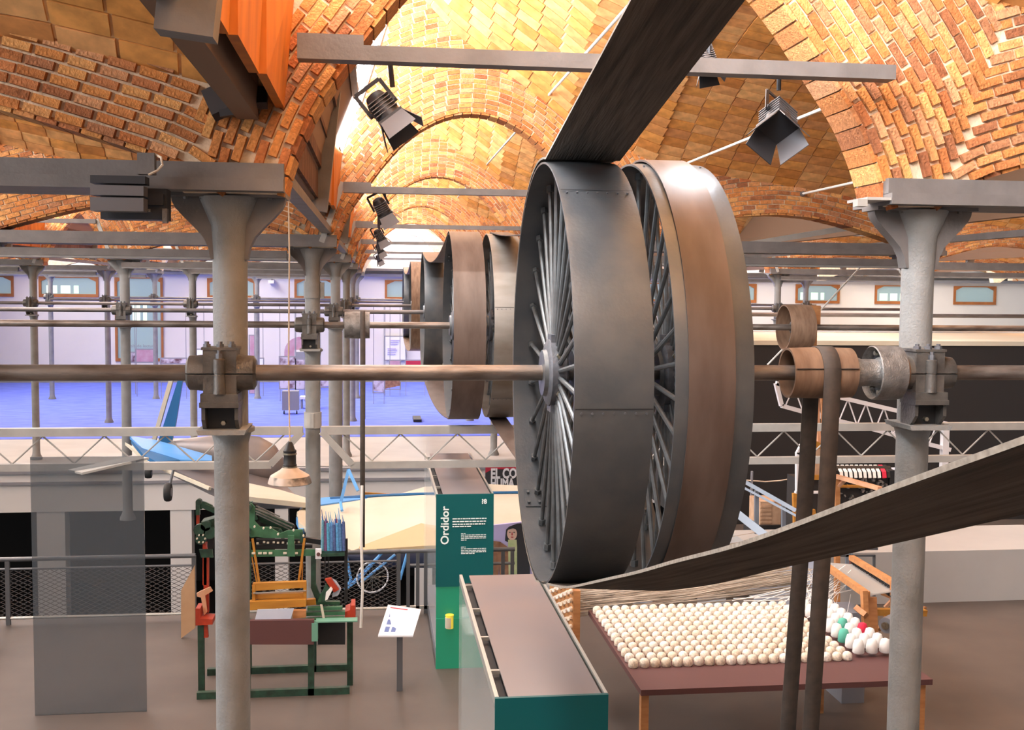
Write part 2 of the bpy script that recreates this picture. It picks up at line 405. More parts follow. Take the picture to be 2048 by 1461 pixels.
def ring_bricks(P, off0, nring, test, L=.150, T=.054):
    """yield (x, z, angle) for bricks in concentric courses outside curve P"""
    res = []
    for r in range(nring):
        off = off0+(r+.5)*T
        Q = []
        for i in range(len(P)):
            a = P[max(0, i-3)]; b = P[min(len(P)-1, i+3)]
            dx, dz = b[0]-a[0], b[1]-a[1]; l = math.hypot(dx, dz)
            Q.append((P[i][0]-dz/l*off, P[i][1]+dx/l*off))
        # extend the ends straight down to the springing
        s = (L/2 if r % 2 else 0)+random.uniform(0, .02); acc = 0; nxt = s
        for (a, b), (c, d) in zip(Q, Q[1:]):
            l = math.hypot(c-a, d-b)
            while l > 1e-6 and acc+l >= nxt:
                t = (nxt-acc)/l; x, z = a+(c-a)*t, b+(d-b)*t
                if test(x, z, r): res.append((x, z, math.atan2(d-b, c-a)))
                nxt += L
            acc += l
    return res
def split(x, z):        # signed side of the joint between the tall arch and the low arch (left and right ends)
    return x > -.74-.30*(z-.45) and x < 2.91+.30*(z-.45)
def tC(x, z, r): return z > .60 - (.12 if -.5 < x < 2.7 else 0) and split(x, z) and (inside_wall(x, z))
def tL(x, z, r):
    if z < .61: return False
    if x < 4.7 and x < 2.91+.30*(z-.45)+.01: return False
    if x > 4.7 and x > 6.49-.30*(z-.45): return False
    return z < V(x)+.04 if x < 6.71 else z < .93
cb = ring_bricks(CD, 0, 34, tC)
lb = ring_bricks(LD, 0, 16, tL)
def brick_box(mb, x, z, ang, y, L=.138, T=.046, D=.05, jit=True):
    j = random.uniform
    c, s = math.cos(ang+j(-.02, .02)), math.sin(ang+j(-.02, .02))
    L *= j(.93, 1.03); T *= j(.88, 1.05); yo = j(-.004, .006)
    R = Matrix(((c, 0, -s), (0, 1, 0), (s, 0, c)))
    mb.box((x, y-yo, z), (L, D, T), R)
# soffit blocks under the tall arch and the low arch
def soffit(P, L=.105):
    out = []; acc = 0; nxt = .04
    for (a, b), (c, d) in zip(P, P[1:]):
        l = math.hypot(c-a, d-b)
        while l > 1e-6 and acc+l >= nxt:
            t = (nxt-acc)/l; out.append((a+(c-a)*t, b+(d-b)*t, math.atan2(d-b, c-a))); nxt += L
        acc += l
    return out
sc_, sl_ = soffit(CD), soffit(LD)

def wall_poly():
    """solid polygons (x,z) of the arch wall between intrados and vault line, module coordinates"""
    polys = []
    def off(P, o):
        Q = []
        for i in range(len(P)):
            a = P[max(0, i-3)]; b = P[min(len(P)-1, i+3)]
            dx, dz = b[0]-a[0], b[1]-a[1]; l = math.hypot(dx, dz); Q.append((P[i][0]-dz/l*o, P[i][1]+dx/l*o))
        return Q
    return off(CD, .004), off(LD, .004)
def build_wall_core(mb, y0, y1):
    A, B = wall_poly()
    # tall arch: strips from intrados vertically up to the vault line
    def strip(P, top):
        pts = P[::4]+([P[-1]] if (len(P)-1) % 4 else [])
        for p, q in zip(pts, pts[1:]):
            tp, tq = top(*p), top(*q)
            if tp <= p[1]+.002 and tq <= q[1]+.002: continue
            if abs(q[0]-p[0]) < 1e-5: continue
            mb.prism([p, q, (q[0], max(tq, q[1]+.001)), (p[0], max(tp, p[1]+.001))], y0, y1)
    def topc(x, z):
        if x < .3:
            zl = 1.58+(x+.35)/.32                  # sloping roof light line
            return max(.95, min(zl, V(max(x, -.5)))) if x > -.62 else .95
        return V(x)+.05
    strip(A, topc)
    strip(B, lambda x, z: V(x)+.05 if x < 6.6 else .95)
    # mass above the columns
    mb.prism([(-.92, .45), (-.46, .45), (-.46, 1.1), (-.56, .95), (-.92, .95)], y0, y1)
    mb.prism([(2.63, .45), (2.90, .45), (2.90, V(2.9)+.05), (2.63, V(2.63)+.05)], y0, y1)
    mb.prism([(6.40, .45), (6.45, .45), (6.45, .93), (6.40, .95)], y0, y1)

core = MB(); build_wall_core(core, -WT/2, WT/2)
core.v = [(x, y, z+E) for x, y, z in core.v]
core_me = core.mesh('arch_core', M['mortar'], None)
bm_ = MB()
for (x, z, a) in cb+lb: brick_box(bm_, x, z+E, a, -WT/2+.013)
for (x, z, a) in sc_+sl_: bm_.box((x, 0, z+E), (.094, WT+.004, .034), Matrix(((math.cos(a), 0, -math.sin(a)), (0, 1, 0), (math.sin(a), 0, math.cos(a)))))
bricks_me = bm_.mesh('brick', M['brick'], None)
unit = []
for k in range(3):                                 # three uneven bricks shared by the countable ones
    b = MB(); hx, hy, hz, e = .069, .025, .0235, .005
    r = random.uniform
    vs = []
    for y, q in ((-hy, e), (hy, 0)):
        vs += [(-hx+q+r(0, .004), y, -hz+q*.7), (hx-q-r(0, .004), y, -hz+q*.7+r(-.002, .002)), (hx-q, y, hz-q*.7), (-hx+q+r(0, .003), y, hz-q*.7+r(-.002, .002))]
    b.add(vs, [(0,1,2,3),(7,6,5,4),(0,4,5,1),(1,5,6,2),(2,6,7,3),(3,7,4,0)])
    unit.append(b.mesh('brick', M['brick'], None))

# vault surface between two rows
def bulge(t): return 1.15*(1-t*t)                  # t in -1..1 across the bay
def vz(x, y, yc, hy): return E+V(x)+bulge((y-yc)/hy)
HY = (DY-WT)/2
def make_vault_meshes():
    surf = MB(); rows = []
    xs = [-.1]+[i*.3 for i in range(0, 23)]+[6.71]
    ys = [-HY+2*HY*i/24 for i in range(25)]
    def zz(x, y): return E+interp(VP, x)+bulge(y/HY)
    surf.grid([[(x, y, zz(x, y)+.012) for y in ys] for x in xs], (0, 0, .12))
    til = []
    x = .08; i = 0
    while x < 6.6:
        y = -HY+.07
        while y < HY-.05:
            px = Vector((1, 0, (zz(x+.1, y)-zz(x-.1, y))/.2)).normalized()
            py = Vector((0, 1, (zz(x, y+.05)-zz(x, y-.05))/.1)).normalized()
            til.append((x, y, zz(x, y), px, py))
            slope = math.sqrt(1+((zz(x, y+.05)-zz(x, y-.05))/.1)**2)
            y += .152/slope
        sx = math.sqrt(1+((interp(VP, min(x+.1, 6.7))-interp(VP, x-.1))/.2)**2)
        x += .285/sx; i += 1
    return surf.mesh('vault', M['tilemortar'], 30), til
vault_me, tiles = make_vault_meshes()
def tile_rot(px, py):
    n = px.cross(py).normalized(); return Matrix((px, n.cross(px), n)).transposed()
def tiles_mesh(lst):
    b = MB()
    for x, y, z, px, py in lst: b.box((x, y, z+.004+random.uniform(-.003, .003)), (.268, .139, .018), tile_rot(px, py))
    return b.mesh('tile', M['tile'], None)
near_t = [t for t in tiles if t[1] > 1.7 and t[0] > 1.75 and t[0] < 6.3]
near_t = sorted(near_t, key=lambda t: -t[1])[:298]
near_set = set(id(t) for t in near_t)
all_tiles_me = tiles_mesh(tiles)
rest_tiles_me = tiles_mesh([t for t in tiles if id(t) not in near_set])
tb = MB().box((0, 0, 0), (.268, .139, .018)); tile_me = tb.mesh('tile', M['tile'], None)

# roof light: dark tiled sill wall, boards and sloping glass (module coordinates)
def sill_parts():
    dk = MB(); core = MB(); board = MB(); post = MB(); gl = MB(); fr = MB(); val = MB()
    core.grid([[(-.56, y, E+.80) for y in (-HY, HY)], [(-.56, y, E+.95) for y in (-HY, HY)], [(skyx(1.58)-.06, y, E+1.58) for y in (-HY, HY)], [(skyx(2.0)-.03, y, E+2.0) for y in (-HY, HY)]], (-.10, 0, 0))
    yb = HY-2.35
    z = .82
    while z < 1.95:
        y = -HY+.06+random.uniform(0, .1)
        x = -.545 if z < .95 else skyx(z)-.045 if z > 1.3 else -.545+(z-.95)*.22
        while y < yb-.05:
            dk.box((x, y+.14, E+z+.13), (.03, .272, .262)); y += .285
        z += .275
    for k, (a, b) in enumerate(((yb+.12, yb+.75), (yb+.76, yb+1.45), (yb+1.46, HY-.02))):
        board.add([(-.50+.03*k, a, E+.86), (-.50+.03*k, b, E+.86), (-.50+.03*k+.06, b, E+2.0 if k < 2 else E+1.5), (-.50+.03*k, a, E+2.0 if k < 2 else E+1.5),
                   (-.54+.03*k, a, E+.86), (-.54+.03*k, b, E+.86), (-.48+.03*k, b, E+2.0 if k < 2 else E+1.5), (-.54+.03*k, a, E+2.0 if k < 2 else E+1.5)],
                  [(0,1,2,3),(7,6,5,4),(0,4,5,1),(1,5,6,2),(2,6,7,3),(3,7,4,0)])
    post.bar((-.53, yb+.06, E+.70), (-.36, yb+.06, E+2.2), .16, .10)
    def zt(y): return min(3.3, 3.0+bulge(y/HY)*.9)
    ys = [-HY+.02+i*(2*HY-.04)/12 for i in range(13)]
    gl.grid([[(skyx(2.0), y, E+2.0) for y in ys], [(skyx(2.9), y, E+2.9) for y in ys], [(skyx(3.6)-.02, y, E+3.45+bulge(y/HY)*.9) for y in ys]], (-.02, 0, 0))
    gl.add([(-.44+.05, yb+1.47, E+1.5), (-.38, HY-.02, E+1.5), (skyx(2.0), HY-.02, E+2.0), (skyx(2.0), yb+1.47, E+2.0)], [(0,1,2,3)])
    for y in ys[::2]: fr.bar((skyx(2.0)+.02, y, E+2.0), (skyx(3.45)+.02, y, E+3.45+bulge(y/HY)*.85), .03, .03)
    fr.rng(skyx(2.0)-.03, skyx(2.0)+.03, -HY, yb+1.47, E+1.96, E+2.02)
    val.rng(-.60, -.50, -HY, HY, E+.60, E+.67)
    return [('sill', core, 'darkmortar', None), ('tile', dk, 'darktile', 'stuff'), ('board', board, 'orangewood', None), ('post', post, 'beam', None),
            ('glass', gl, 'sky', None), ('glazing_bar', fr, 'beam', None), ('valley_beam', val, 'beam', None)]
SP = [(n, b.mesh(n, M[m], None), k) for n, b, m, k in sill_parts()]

def link(name, me, loc=(0, 0, 0), parent=None, kind=None, rot=None):
    o = bpy.data.objects.new(name, me); COL.objects.link(o); o.location = loc
    if rot is not None: o.rotation_euler = rot
    if parent is not None: o.parent = parent
    if kind: o['kind'] = kind
    return o
allrows = [ROWS[0]-DY]+ROWS
for ri, Y in enumerate(allrows):
    Yc = Y+.14
    for m in range(-2, 4):
        if ri < 2 and m not in (-1, 0, 1): continue
        if ri == 0 and m != 0: continue
        a = link('brick_arch', core_me, (m*MOD, Yc, 0), kind='structure')
        if ri == 1 and m in (-1, 0):
            # nearest arches: the bricks the photograph shows closest are objects of their own
            pick = []; rest = MB()
            for (x, z, g) in cb+lb:
                if (m == 0 and ((x < -.1 and z < 1.3) or (2.3 < x < 3.4 and z < 1.15))) or (m == -1 and x > 5.55 and z < 1.2): pick.append((x, z, g))
                else: brick_box(rest, x, z+E, g, -WT/2+.013)
            big = []
            for (x, z, g) in sc_:
                if m == 0 and x > 2.2: big.append((x, z, g))
                else: rest.box((x, 0, z+E), (.094, WT+.004, .034), Matrix(((math.cos(g), 0, -math.sin(g)), (0, 1, 0), (math.sin(g), 0, math.cos(g)))))
            for (x, z, g) in sl_: rest.box((x, 0, z+E), (.094, WT+.004, .034), Matrix(((math.cos(g), 0, -math.sin(g)), (0, 1, 0), (math.sin(g), 0, math.cos(g)))))
            for (x, z, g) in pick[:270]:
                o = link('brick', unit[random.randrange(3)], (x, -WT/2-.003+random.uniform(-.004, .004), z+E), a, rot=(0, -g+random.uniform(-.02, .02), 0))
            for (x, z, g) in pick[270:]: brick_box(rest, x, z+E, g, -WT/2+.013)
            bb = MB().box((0, 0, 0), (.097, WT+.006, .036)).mesh('brick', M['brick'], None)
            for (x, z, g) in big: link('brick', bb, (x, 0, z+E), a, rot=(0, -g, 0))
            link('brick', rest.mesh('brick', M['brick'], None), (0, 0, 0), a, kind='stuff')
        elif ri <= 5:
            link('brick', bricks_me, (0, 0, 0), a, kind='stuff')
    # vault and roof light behind this row
    for m in range(-2, 4):
        if ri == 0 and m not in (-1, 0): continue
        if ri == 1 and m not in (-1, 0, 1): continue
        c = (m*MOD, Yc+DY/2, 0)
        v = link('vault', vault_me, c, kind='structure')
        if ri == 1 and m == 0:
            for t in near_t:
                o = link('tile', tile_me, (t[0], t[1], t[2]+.004+random.uniform(-.003, .003)), v); o.rotation_euler = tile_rot(t[3], t[4]).to_euler()
            link('tile', rest_tiles_me, (0, 0, 0), v, kind='stuff')
        elif ri <= 4 and m in (-1, 0, 1, 2): link('tile', all_tiles_me, (0, 0, 0), v, kind='stuff')
        s = None
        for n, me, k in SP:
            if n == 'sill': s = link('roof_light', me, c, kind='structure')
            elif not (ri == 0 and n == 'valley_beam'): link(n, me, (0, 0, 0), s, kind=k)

# tie rods of the vaults
tr = 0
for ri, Y in enumerate(ROWS[:3]):
    for xx, zz_ in ((1.93, 2.2), (3.42, 1.42), (4.98, 1.16)):
        pos = {1.93: 'highest', 3.42: 'middle', 4.98: 'lowest and rightmost'}[xx]
        rod = thing('tie_rod', (xx, Y+DY/2, E+zz_), 'thin pale iron tie rod, %s in the %s bay of the tiled vault' % (pos, ('nearest', 'second', 'third')[ri]), 'tie rod', 'tie rods under the vaults')
        O('rod', MB().cyl((xx, Y+.30, E+zz_), (xx, Y+DY-.02, E+zz_), .014, n=8), M['rope'] if ri == 0 else M['lightbeam'], rod)
        O('anchor', MB().cyl((xx, Y+DY-.06, E+zz_), (xx, Y+DY-.01, E+zz_), .03, n=8), M['beam'], rod)

# ================================================================= COLUMNS, BEAMS, SHAFTS
ORD = ['first', 'second', 'third', 'fourth', 'fifth', 'sixth']
def colname(j):
    return {0: 'on the left of the central aisle', 1: 'on the right of the central aisle', -1: 'one bay left of the central aisle', 2: 'one bay right of the central aisle',
            -2: 'two bays left of the central aisle', 3: 'two bays right of the central aisle', -3: 'three bays left of the central aisle', 4: 'three bays right of the central aisle'}[j]
def column_parts(x, y, rlow=.085, ztop=E+.44, zl=E-.70, det=True):
    n = 28 if det else 14
    sh = MB().lathe([(zl, .084), (E-.3, .084), (E+.12, .085), (E+.3, .095), (E+.44, .15)], (x, y, 0), 'z', n)
    # flared brackets either side, one curved plate
    cp = MB(); P = [(.275,0),(.27,-.03),(.255,-.06),(.22,-.10),(.17,-.15),(.125,-.20),(.10,-.25),(.088,-.31)]
    poly = [(x+a, E+.445+b) for a, b in P]+[(x-a, E+.445+b) for a, b in P[::-1]]
    cp.prism(poly, y-.045, y+.045)
    cp.rng(x-.28, x+.28, y-.10, y+.10, E+.437, E+.455)
    for s in (-1, 1):
        for q in (.12, .2): cp.cyl((x+s*q, y-.06, E+.425), (x+s*q, y-.06, E+.437), .014, n=6)
    lw = MB().lathe([(0, rlow+.05), (.04, rlow+.05), (.12, rlow+.01), (.2, rlow), (zl-.08, rlow), (zl-.03, rlow+.012)], (x, y, 0), 'z', n)
    cl = MB().lathe([(zl-.03, rlow+.012), (zl-.02, rlow+.03), (zl, rlow+.03)], (x, y, 0), 'z', n)
    return sh, cp, lw, cl
BX = -.025                                         # bearing centre relative to the column
def bearing(x, y, parent):
    """split plummer block on a bracket, in front of the column at y; shaft axis at z = E-.418"""
    zc = E-.418; yb = y
    m = M['cast']
    up = MB(); lo = MB()
    for s in (-1, 1):
        a, b = (x-.165, x-.078) if s < 0 else (x+.078, x+.165)
        for mb, t0 in ((up, 0), (lo, PI)):
            prof = [(a if s < 0 else b, .06), (a+.012 if s < 0 else b-.012, .08), ((b if s < 0 else a), .086)]
            pts = []
            for X_, r in prof: pts.append([(X_, yb+r*math.cos(t0+PI*i/12), zc+(.003 if t0 == 0 else -.003)+r*math.sin(t0+PI*i/12)) for i in range(13)])
            if s > 0: pts = pts
            mb.grid(pts)
            mb.add([pts[0][i] for i in range(13)], [tuple(range(13))])
            mb.add([pts[2][i] for i in range(13)], [tuple(range(13))])
            q = [pts[k][0] for k in range(3)]+[pts[k][12] for k in (2, 1, 0)]
            mb.add(q, [tuple(range(6))])
    up.rng(x-.078, x+.078, yb-.085, yb+.07, zc+.003, zc+.115)
    up.rng(x-.085, x+.085, yb-.09, yb+.07, zc+.115, zc+.128)
    lo.rng(x-.078, x+.078, yb-.085, yb+.07, zc-.10, zc-.003)
    O('cap', up, m, parent); O('lower_shell', lo, m, parent)
    O('oil_boss', MB().lathe([(zc-.095, .031), (zc-.08, .028), (zc-.005, .027), (zc-.004, .025), (zc+.004, .025), (zc+.005, .028), (zc+.07, .028), (zc+.075, .022)], (x, yb-.095, 0), 'z', 16), M['cast'], parent)
    O('nut', MB().cyl((x, yb-.095, zc+.07), (x, yb-.095, zc+.10), .017, n=6).cyl((x, yb-.095, zc+.1), (x, yb-.095, zc+.115), .01, n=8), M['hub'], parent)
    for dx_ in (-.062, 0, .055): O('nut', MB().cyl((x+dx_, yb-.055, zc+.128), (x+dx_, yb-.055, zc+.143), .019, n=6).cyl((x+dx_, yb-.055, zc+.143), (x+dx_, yb-.055, zc+.155), .011, n=8), M['hub'], parent)
    O('seat_block', MB().rng(x-.088, x+.088, yb-.11, yb+.06, zc-.138, zc-.095).rng(x-.092, x+.092, yb-.118, yb+.06, zc-.160, zc-.135), m, parent)
    br = MB(); z0_, z1_ = E-.70, zc-.160
    for sx in (-.085, .07):
        br.prismx([(yb-.10, z1_), (yb-.10, z1_-.06), (yb-.07, z0_+.03), (yb-.03, z0_), (yb+.06, z0_), (yb+.06, z1_)], x+sx, x+sx+.018)
    br.rng(x-.085, x+.085, yb+.03, yb+.06, z0_, z1_)
    O('bracket', br, m, parent)
    O('bracket_shade', MB().rng(x-.066, x+.069, yb-.02, yb+.028, z0_, z1_), M['black'], parent)  # black block in the open bracket, its shade put in as colour
    O('bolt', MB().cyl((x+.01, yb-.045, z0_+.04), (x+.01, yb-.02, z0_+.04), .012, n=6), M['nut'], parent)
    O('foot_plate', MB().prism([(x-.10, z0_-.012), (x+.115, z0_-.012), (x+.125, z0_+.012), (x-.11, z0_+.012)], yb-.10, yb+.2), M['column'], parent)
proto_b = {}
for k, Y in enumerate(ROWS):
    js = [0, 1] if k == 0 else ([-1, 0, 1, 2] if k == 1 else [-2, -1, 0, 1, 2, 3] if k < 4 else [-3, -2, -1, 0, 1, 2, 3, 4])
    for j in js:
        x = X0+DX*j; y = Y+.14
        rl = .12 if (k == 2 and j == 0) else .085
        c = thing('column', (x, y, 0), 'grey cast-iron column, %s row, %s' % (ORD[k], colname(j)), 'column', 'cast iron columns of the hall')
        sh, cp, lw, cl = column_parts(x, y, rl, det=k < 2)
        mt = M['column'] if k < 2 else M['colfar']
        O('shaft', sh, mt, c); O('capital', cp, M['beam'] if k < 2 else mt, c); O('lower_shaft', lw, mt, c); O('collar', cl, mt, c)
        if k == 1 and j == 0:
            O('clamp', MB().lathe([(E-1.60, .10), (E-1.42, .10)], (x, y, 0), 'z', 24).rng(x-.015, x+.015, y-.125, y-.09, E-1.59, E-1.43), M['lightbeam'], c)
            O('clamp', MB().lathe([(E-.12, .098), (E+.07, .098)], (x, y, 0), 'z', 24).rng(x+.09, x+.13, y-.06, y+.06, E-.12, E+.06), M['column'], c)
        if k == 2 and j == 0: O('sleeve', MB().lathe([(1.5, .125), (E-.78, .125)], (x, y, 0), 'z', 24), mt, c)
        # bearing as a thing of its own
        key = 'b'
        if key not in proto_b:
            b = thing('shaft_bearing', (x+BX, Y, E-.418), '', 'bearing', 'shaft bearings on the columns'); bearing(x+BX, Y, b); proto_b[key] = b
        else:
            b = copy_tree(proto_b[key], (0, 0, 0)); b.location = (x+BX, Y, E-.418)
        b['label'] = 'cast-iron shaft bearing on the %s column %s' % (ORD[k], colname(j))

# beams carrying the low arches, tie frames over the central aisles
for k, Y in enumerate(ROWS):
    for m in ((-1, 0) if k < 2 else (-2, -1, 0, 1)):
        xa, xb = m*MOD+X0+DX-.28, m*MOD+X0+2*DX+.28
        side = 'left of' if m < 0 else 'right of'
        g = thing('steel_beam', (xa, Y+.14, E+.455), 'steel beam under the low arch %s the aisle, %s row%s' % (side, ORD[k], ', outer bay' if m in (-2, 1) else ''), 'beam', 'steel beams on the column heads')
        O('web', MB().rng(xa, xb, Y-.075, Y+.32, E+.51, E+.59), M['beam'], g)
        O('flange', MB().rng(xa, xb, Y-.12, Y+.36, E+.455, E+.512), M['beam'], g)
        if k > 0:
            t = thing('cable_duct', (xa+.6, Y, E+.33), 'cable duct below the steel beam %s the aisle, %s row%s' % (side, ORD[k], ', outer bay' if m in (-2, 1) else ''), 'duct', 'cable ducts under the beams')
            O('duct', MB().rng(xa+.28, xb-.55, Y-.08, Y+.03, E+.325, E+.405), M['beam'], t)
            O('tray', MB().rng(xa+.28, xb-.55, Y-.10, Y+.12, E+.30, E+.322), M['colfar'], t)
    for m in ((0,) if k < 2 else (-1, 0, 1)):
        xa, xb = m*MOD-.36, m*MOD+2.52
        t = thing('tie_bar', (xa, Y+.1, E+1.05), 'grey square tie bar across the %s arch of the %s aisle' % (ORD[k], {-1: 'left', 0: 'central', 1: 'right'}[m]), 'tie bar', 'tie bars under the arches')
        O('bar', MB().rng(xa, xb, Y-.30, Y-.20, E+1.045, E+1.115), M['beam'], t)
        O('plate', MB().rng(xa, xa+.30, Y-.30, Y-.22, E+1.115, E+1.16), M['beam'], t)
        if k == 0: continue
        O('brace', MB().bar((xa-.005, Y-.25, E+1.16), (xa-.24, Y-.25, E+.50), .06, .03), M['lightbeam'], t)
        O('brace', MB().bar((xb+.005, Y-.25, E+1.12), (xb+.22, Y-.25, E+.50), .06, .03), M['lightbeam'], t)

# line shafts
for k, Y in enumerate(ROWS):
    s = O('line_shaft', MB().cyl((-9.5, Y, E-.418), (14, Y, E-.418), .0395 if k == 0 else .037, n=24), M['shaft'] if k == 0 else M['shaft2'] if k > 1 else M['shaft'])
    tag(s, '%s steel line shaft running across the hall, %s from the front' % (('brown worn', 'brown', 'dark', 'pale grey', 'grey', 'grey')[k], ORD[k]), 'shaft', 'line shafts')

# ================================================================= THE BIG BELT WHEELS
RW = 1.05; ZS = E-.418
A1, A2, B1, B2 = .81, 1.147, 1.238, 1.579
def make_wheel(Wd, rimmat, name, nsp=28, bandmat=None):
    """belt wheel with axis along X, centred on (0,0,0) local, rim from x=0 to x=Wd"""
    r = thing(name, (0, 0, 0), '', 'wheel', 'big belt wheels on the line shafts')
    n = 128
    prof = [(0, RW-.012), (0, RW-.002), (.02, RW), (Wd/2, RW+.006), (Wd-.02, RW), (Wd, RW-.002), (Wd, RW-.012), (Wd/2, RW-.010)]
    rim = MB().lathe(prof, (0, 0, 0), 'x', n, close=True)
    O('rim', rim, rimmat, r, 30)
    if bandmat: O('rim_band', MB().lathe([(.055, RW-.004), (.055, RW+.012), (Wd*.76, RW+.012), (Wd*.76, RW-.004)], (0, 0, 0), 'x', n, close=True), bandmat, r, 30)
    for (hx, ph, hw) in ((.085, .06, .095), (Wd-.10, .17, .095)):
        h = MB().lathe([(hx-hw/2, .055), (hx-hw/2, .150), (hx-hw/2+.012, .168), (hx+hw/2-.012, .168), (hx+hw/2, .150), (hx+hw/2, .055)], (0, 0, 0), 'x', 28)
        h.rng(hx-.03, hx+.03, -.06, .06, .14, .195).rng(hx-.03, hx+.03, -.06, .06, -.195, -.14)
        hb = O('hub', h, M['hub'], r, 40)
        bl = MB()
        for sz in (1, -1): bl.cyl((hx, -.14, sz*.095), (hx, -.165, sz*.095), .016, n=6)
        O('hub_bolt', bl, M['nut'], hb)
        O('hub_disc', MB().lathe([(hx-hw/2-.02, .04), (hx-hw/2-.02, .115), (hx-hw/2, .12), (hx-hw/2, .04)], (0, 0, 0), 'x', 24), M['spoke'], hb)
        rx = hx+.02
        sp = MB().cyl((hx, 0, .13), (rx, 0, RW-.03), .0125, .0115, n=8)
        sp.cyl((rx, 0, RW-.055), (rx, 0, RW-.02), .021, n=6)
        me = sp.mesh('spoke', M['spoke'], 30)
        for i in range(nsp):
            link('spoke', me, (0, 0, 0), r, rot=(2*PI*(i+ph*7)/nsp, 0, 0))
    return r
wA = make_wheel(A2-A1, M['rib'], 'belt_pulley'); wA.location = (A1, ROWS[0], ZS)
wA['label'] = 'largest dark iron belt wheel with bare rim and many rod spokes, nearest on the left'
wB = make_wheel(B2-B1, M['rib'], 'belt_pulley', 28); wB.location = (B1, ROWS[0], ZS)
wB['label'] = 'large iron belt wheel with a brown belt round its rim, right of the nearest'
# joints of the rim plates with rivets
def seam(parent, Wd, ang, R0=RW, inner=False):
    m = MB()
    t = MB(); k = 3
    a = math.radians(ang)
    cy, cz = math.cos(a), math.sin(a)
    m.add([(x, (R0+.0075)*math.cos(a+d), (R0+.0075)*math.sin(a+d)) for x in (.004, Wd-.004) for d in (-.0022, .0022)], [(0,1,3,2)])
    O('rim_joint', m, M['black'], parent)
    rv = MB()
    for i in range(7):
        x = .03+i*(Wd-.06)/6; b = a+.018
        rv.cyl((x, (R0+.002)*math.cos(b), (R0+.002)*math.sin(b)), (x, (R0+.009)*math.cos(b), (R0+.009)*math.sin(b)), .0055, n=6)
    O('rivet', rv, M['hub'], parent)
    # doubling plate and bolts inside
    pl = MB(); b0, b1 = a-.06, a+.06
    pl.grid([[(x, (R0-.014)*math.cos(b0+(b1-b0)*i/4), (R0-.014)*math.sin(b0+(b1-b0)*i/4)) for i in range(5)] for x in (.03, Wd-.03)], (0, -.004*cy, -.004*cz))
    O('joint_plate', pl, M['rimin'], parent)
    bl = MB()
    for i in range(5):
        for d in (-.035, .035):
            x = .05+i*(Wd-.1)/4; c = a+d
            bl.cyl((x, (R0-.018)*math.cos(c), (R0-.018)*math.sin(c)), (x, (R0-.034)*math.cos(c), (R0-.034)*math.sin(c)), .009, n=6)
    O('joint_bolt', bl, M['spoke'], parent)
BASE[wA.name] = Vector((0, 0, 0)); BASE[wB.name] = Vector((0, 0, 0))
Wd = A2-A1
seam(wA, Wd, 125); seam(wA, Wd, 184); seam(wA, Wd, -48)
seam(wB, Wd, 105); seam(wB, Wd, -52)
def wheel_copy(src, x, Y, label, rimmat=None):
    c = copy_tree(src); c.location = (x, Y, ZS); c['label'] = label; c.rotation_euler = (random.uniform(0, 6), 0, 0)
    if rimmat:
        for ch in c.children:
            if ch.name.split('.')[0] == 'rim':
                ch.data = ch.data.copy(); ch.data.materials.clear(); ch.data.materials.append(rimmat)
    return c
labs = {1: 'second', 2: 'third', 3: 'fourth', 4: 'fifth'}
for k in (1, 2, 3, 4):
    Y = ROWS[k]
    l1 = {1: 'belt wheel faced with a brown belt, left of the second pair', 2: 'bluish iron belt wheel with bare rim, third pair from the front',
          3: 'small-looking belt wheel wrapped in an orange-brown belt, fourth pair from the front', 4: 'pale blue-grey belt wheel farthest away, leftmost of all the wheels'}[k]
    wheel_copy(wA, A1, Y, l1, M['rib'])
    if k < 4: wheel_copy(wA, B1, Y, {1: 'belt wheel with mottled grey bare rim partly behind the nearest wheel', 2: 'belt wheel mostly hidden behind the second left wheel', 3: 'belt wheel of the fourth pair hidden behind the nearer wheels'}[k], M['rimold'] if k == 1 else None)

# ---------------------------------------------------------------- belts
def belt_loop(name, x0, x1, Ya, Yb, label, mtop, R=RW+.012, sag=.10, thick=.010):
    """flat belt round two wheels at Ya (front) and Yb (back)"""
    pts = []
    n = 40
    for i in range(n+1):                           # front half circle
        a = PI/2+PI*i/n; pts.append((Ya+R*math.cos(a), ZS+R*math.sin(a)))
    for i in range(1, 30):
        t = i/30; pts.append((Ya+(Yb-Ya)*t, ZS-R-sag*4*t*(1-t)))
    for i in range(n+1):
        a = -PI/2+PI*i/n; pts.append((Yb+R*math.cos(a), ZS+R*math.sin(a)))
    for i in range(1, 30):
        t = i/30; pts.append((Yb+(Ya-Yb)*t, ZS+R-sag*1.6*4*t*(1-t)))
    pts.append(pts[0])
    rows = []
    for x in (x0, x1): rows.append([(x, y, z) for y, z in pts])
    m = MB().grid(rows)
    # thickness inward
    N = len(pts); cen = []
    inn = []
    for i, (y, z) in enumerate(pts):
        a = pts[(i-1) % (N-1)]; b = pts[(i+1) % (N-1)]
        dy, dz = b[0]-a[0], b[1]-a[1]; l = math.hypot(dy, dz); inn.append((y-dz/l*-thick*-1, z-dy/l*thick*1))
    inn = [(y+(-(0)), z) for y, z in inn]
    rows2 = [[(x, y, z) for y, z in inn] for x in (x0, x1)]
    m.grid([rows[0], rows2[0]]); m.grid([rows[1], rows2[1]]); m.grid(rows2)
    o = O(name, m, mtop, smooth=50); tag(o, label, 'belt', 'wide flat drive belts'); return o
belt_loop('drive_belt', B1+.055, B2-.085, ROWS[0], ROWS[1], 'wide brown flat belt around the second large wheel, running back to the next shaft', M['belt2'])
belt_loop('drive_belt', A1-.003, A2+.003, ROWS[1], ROWS[2], 'wide brown flat belt around the left wheel of the second pair, pale strand hanging behind', M['belt2'], sag=.16)
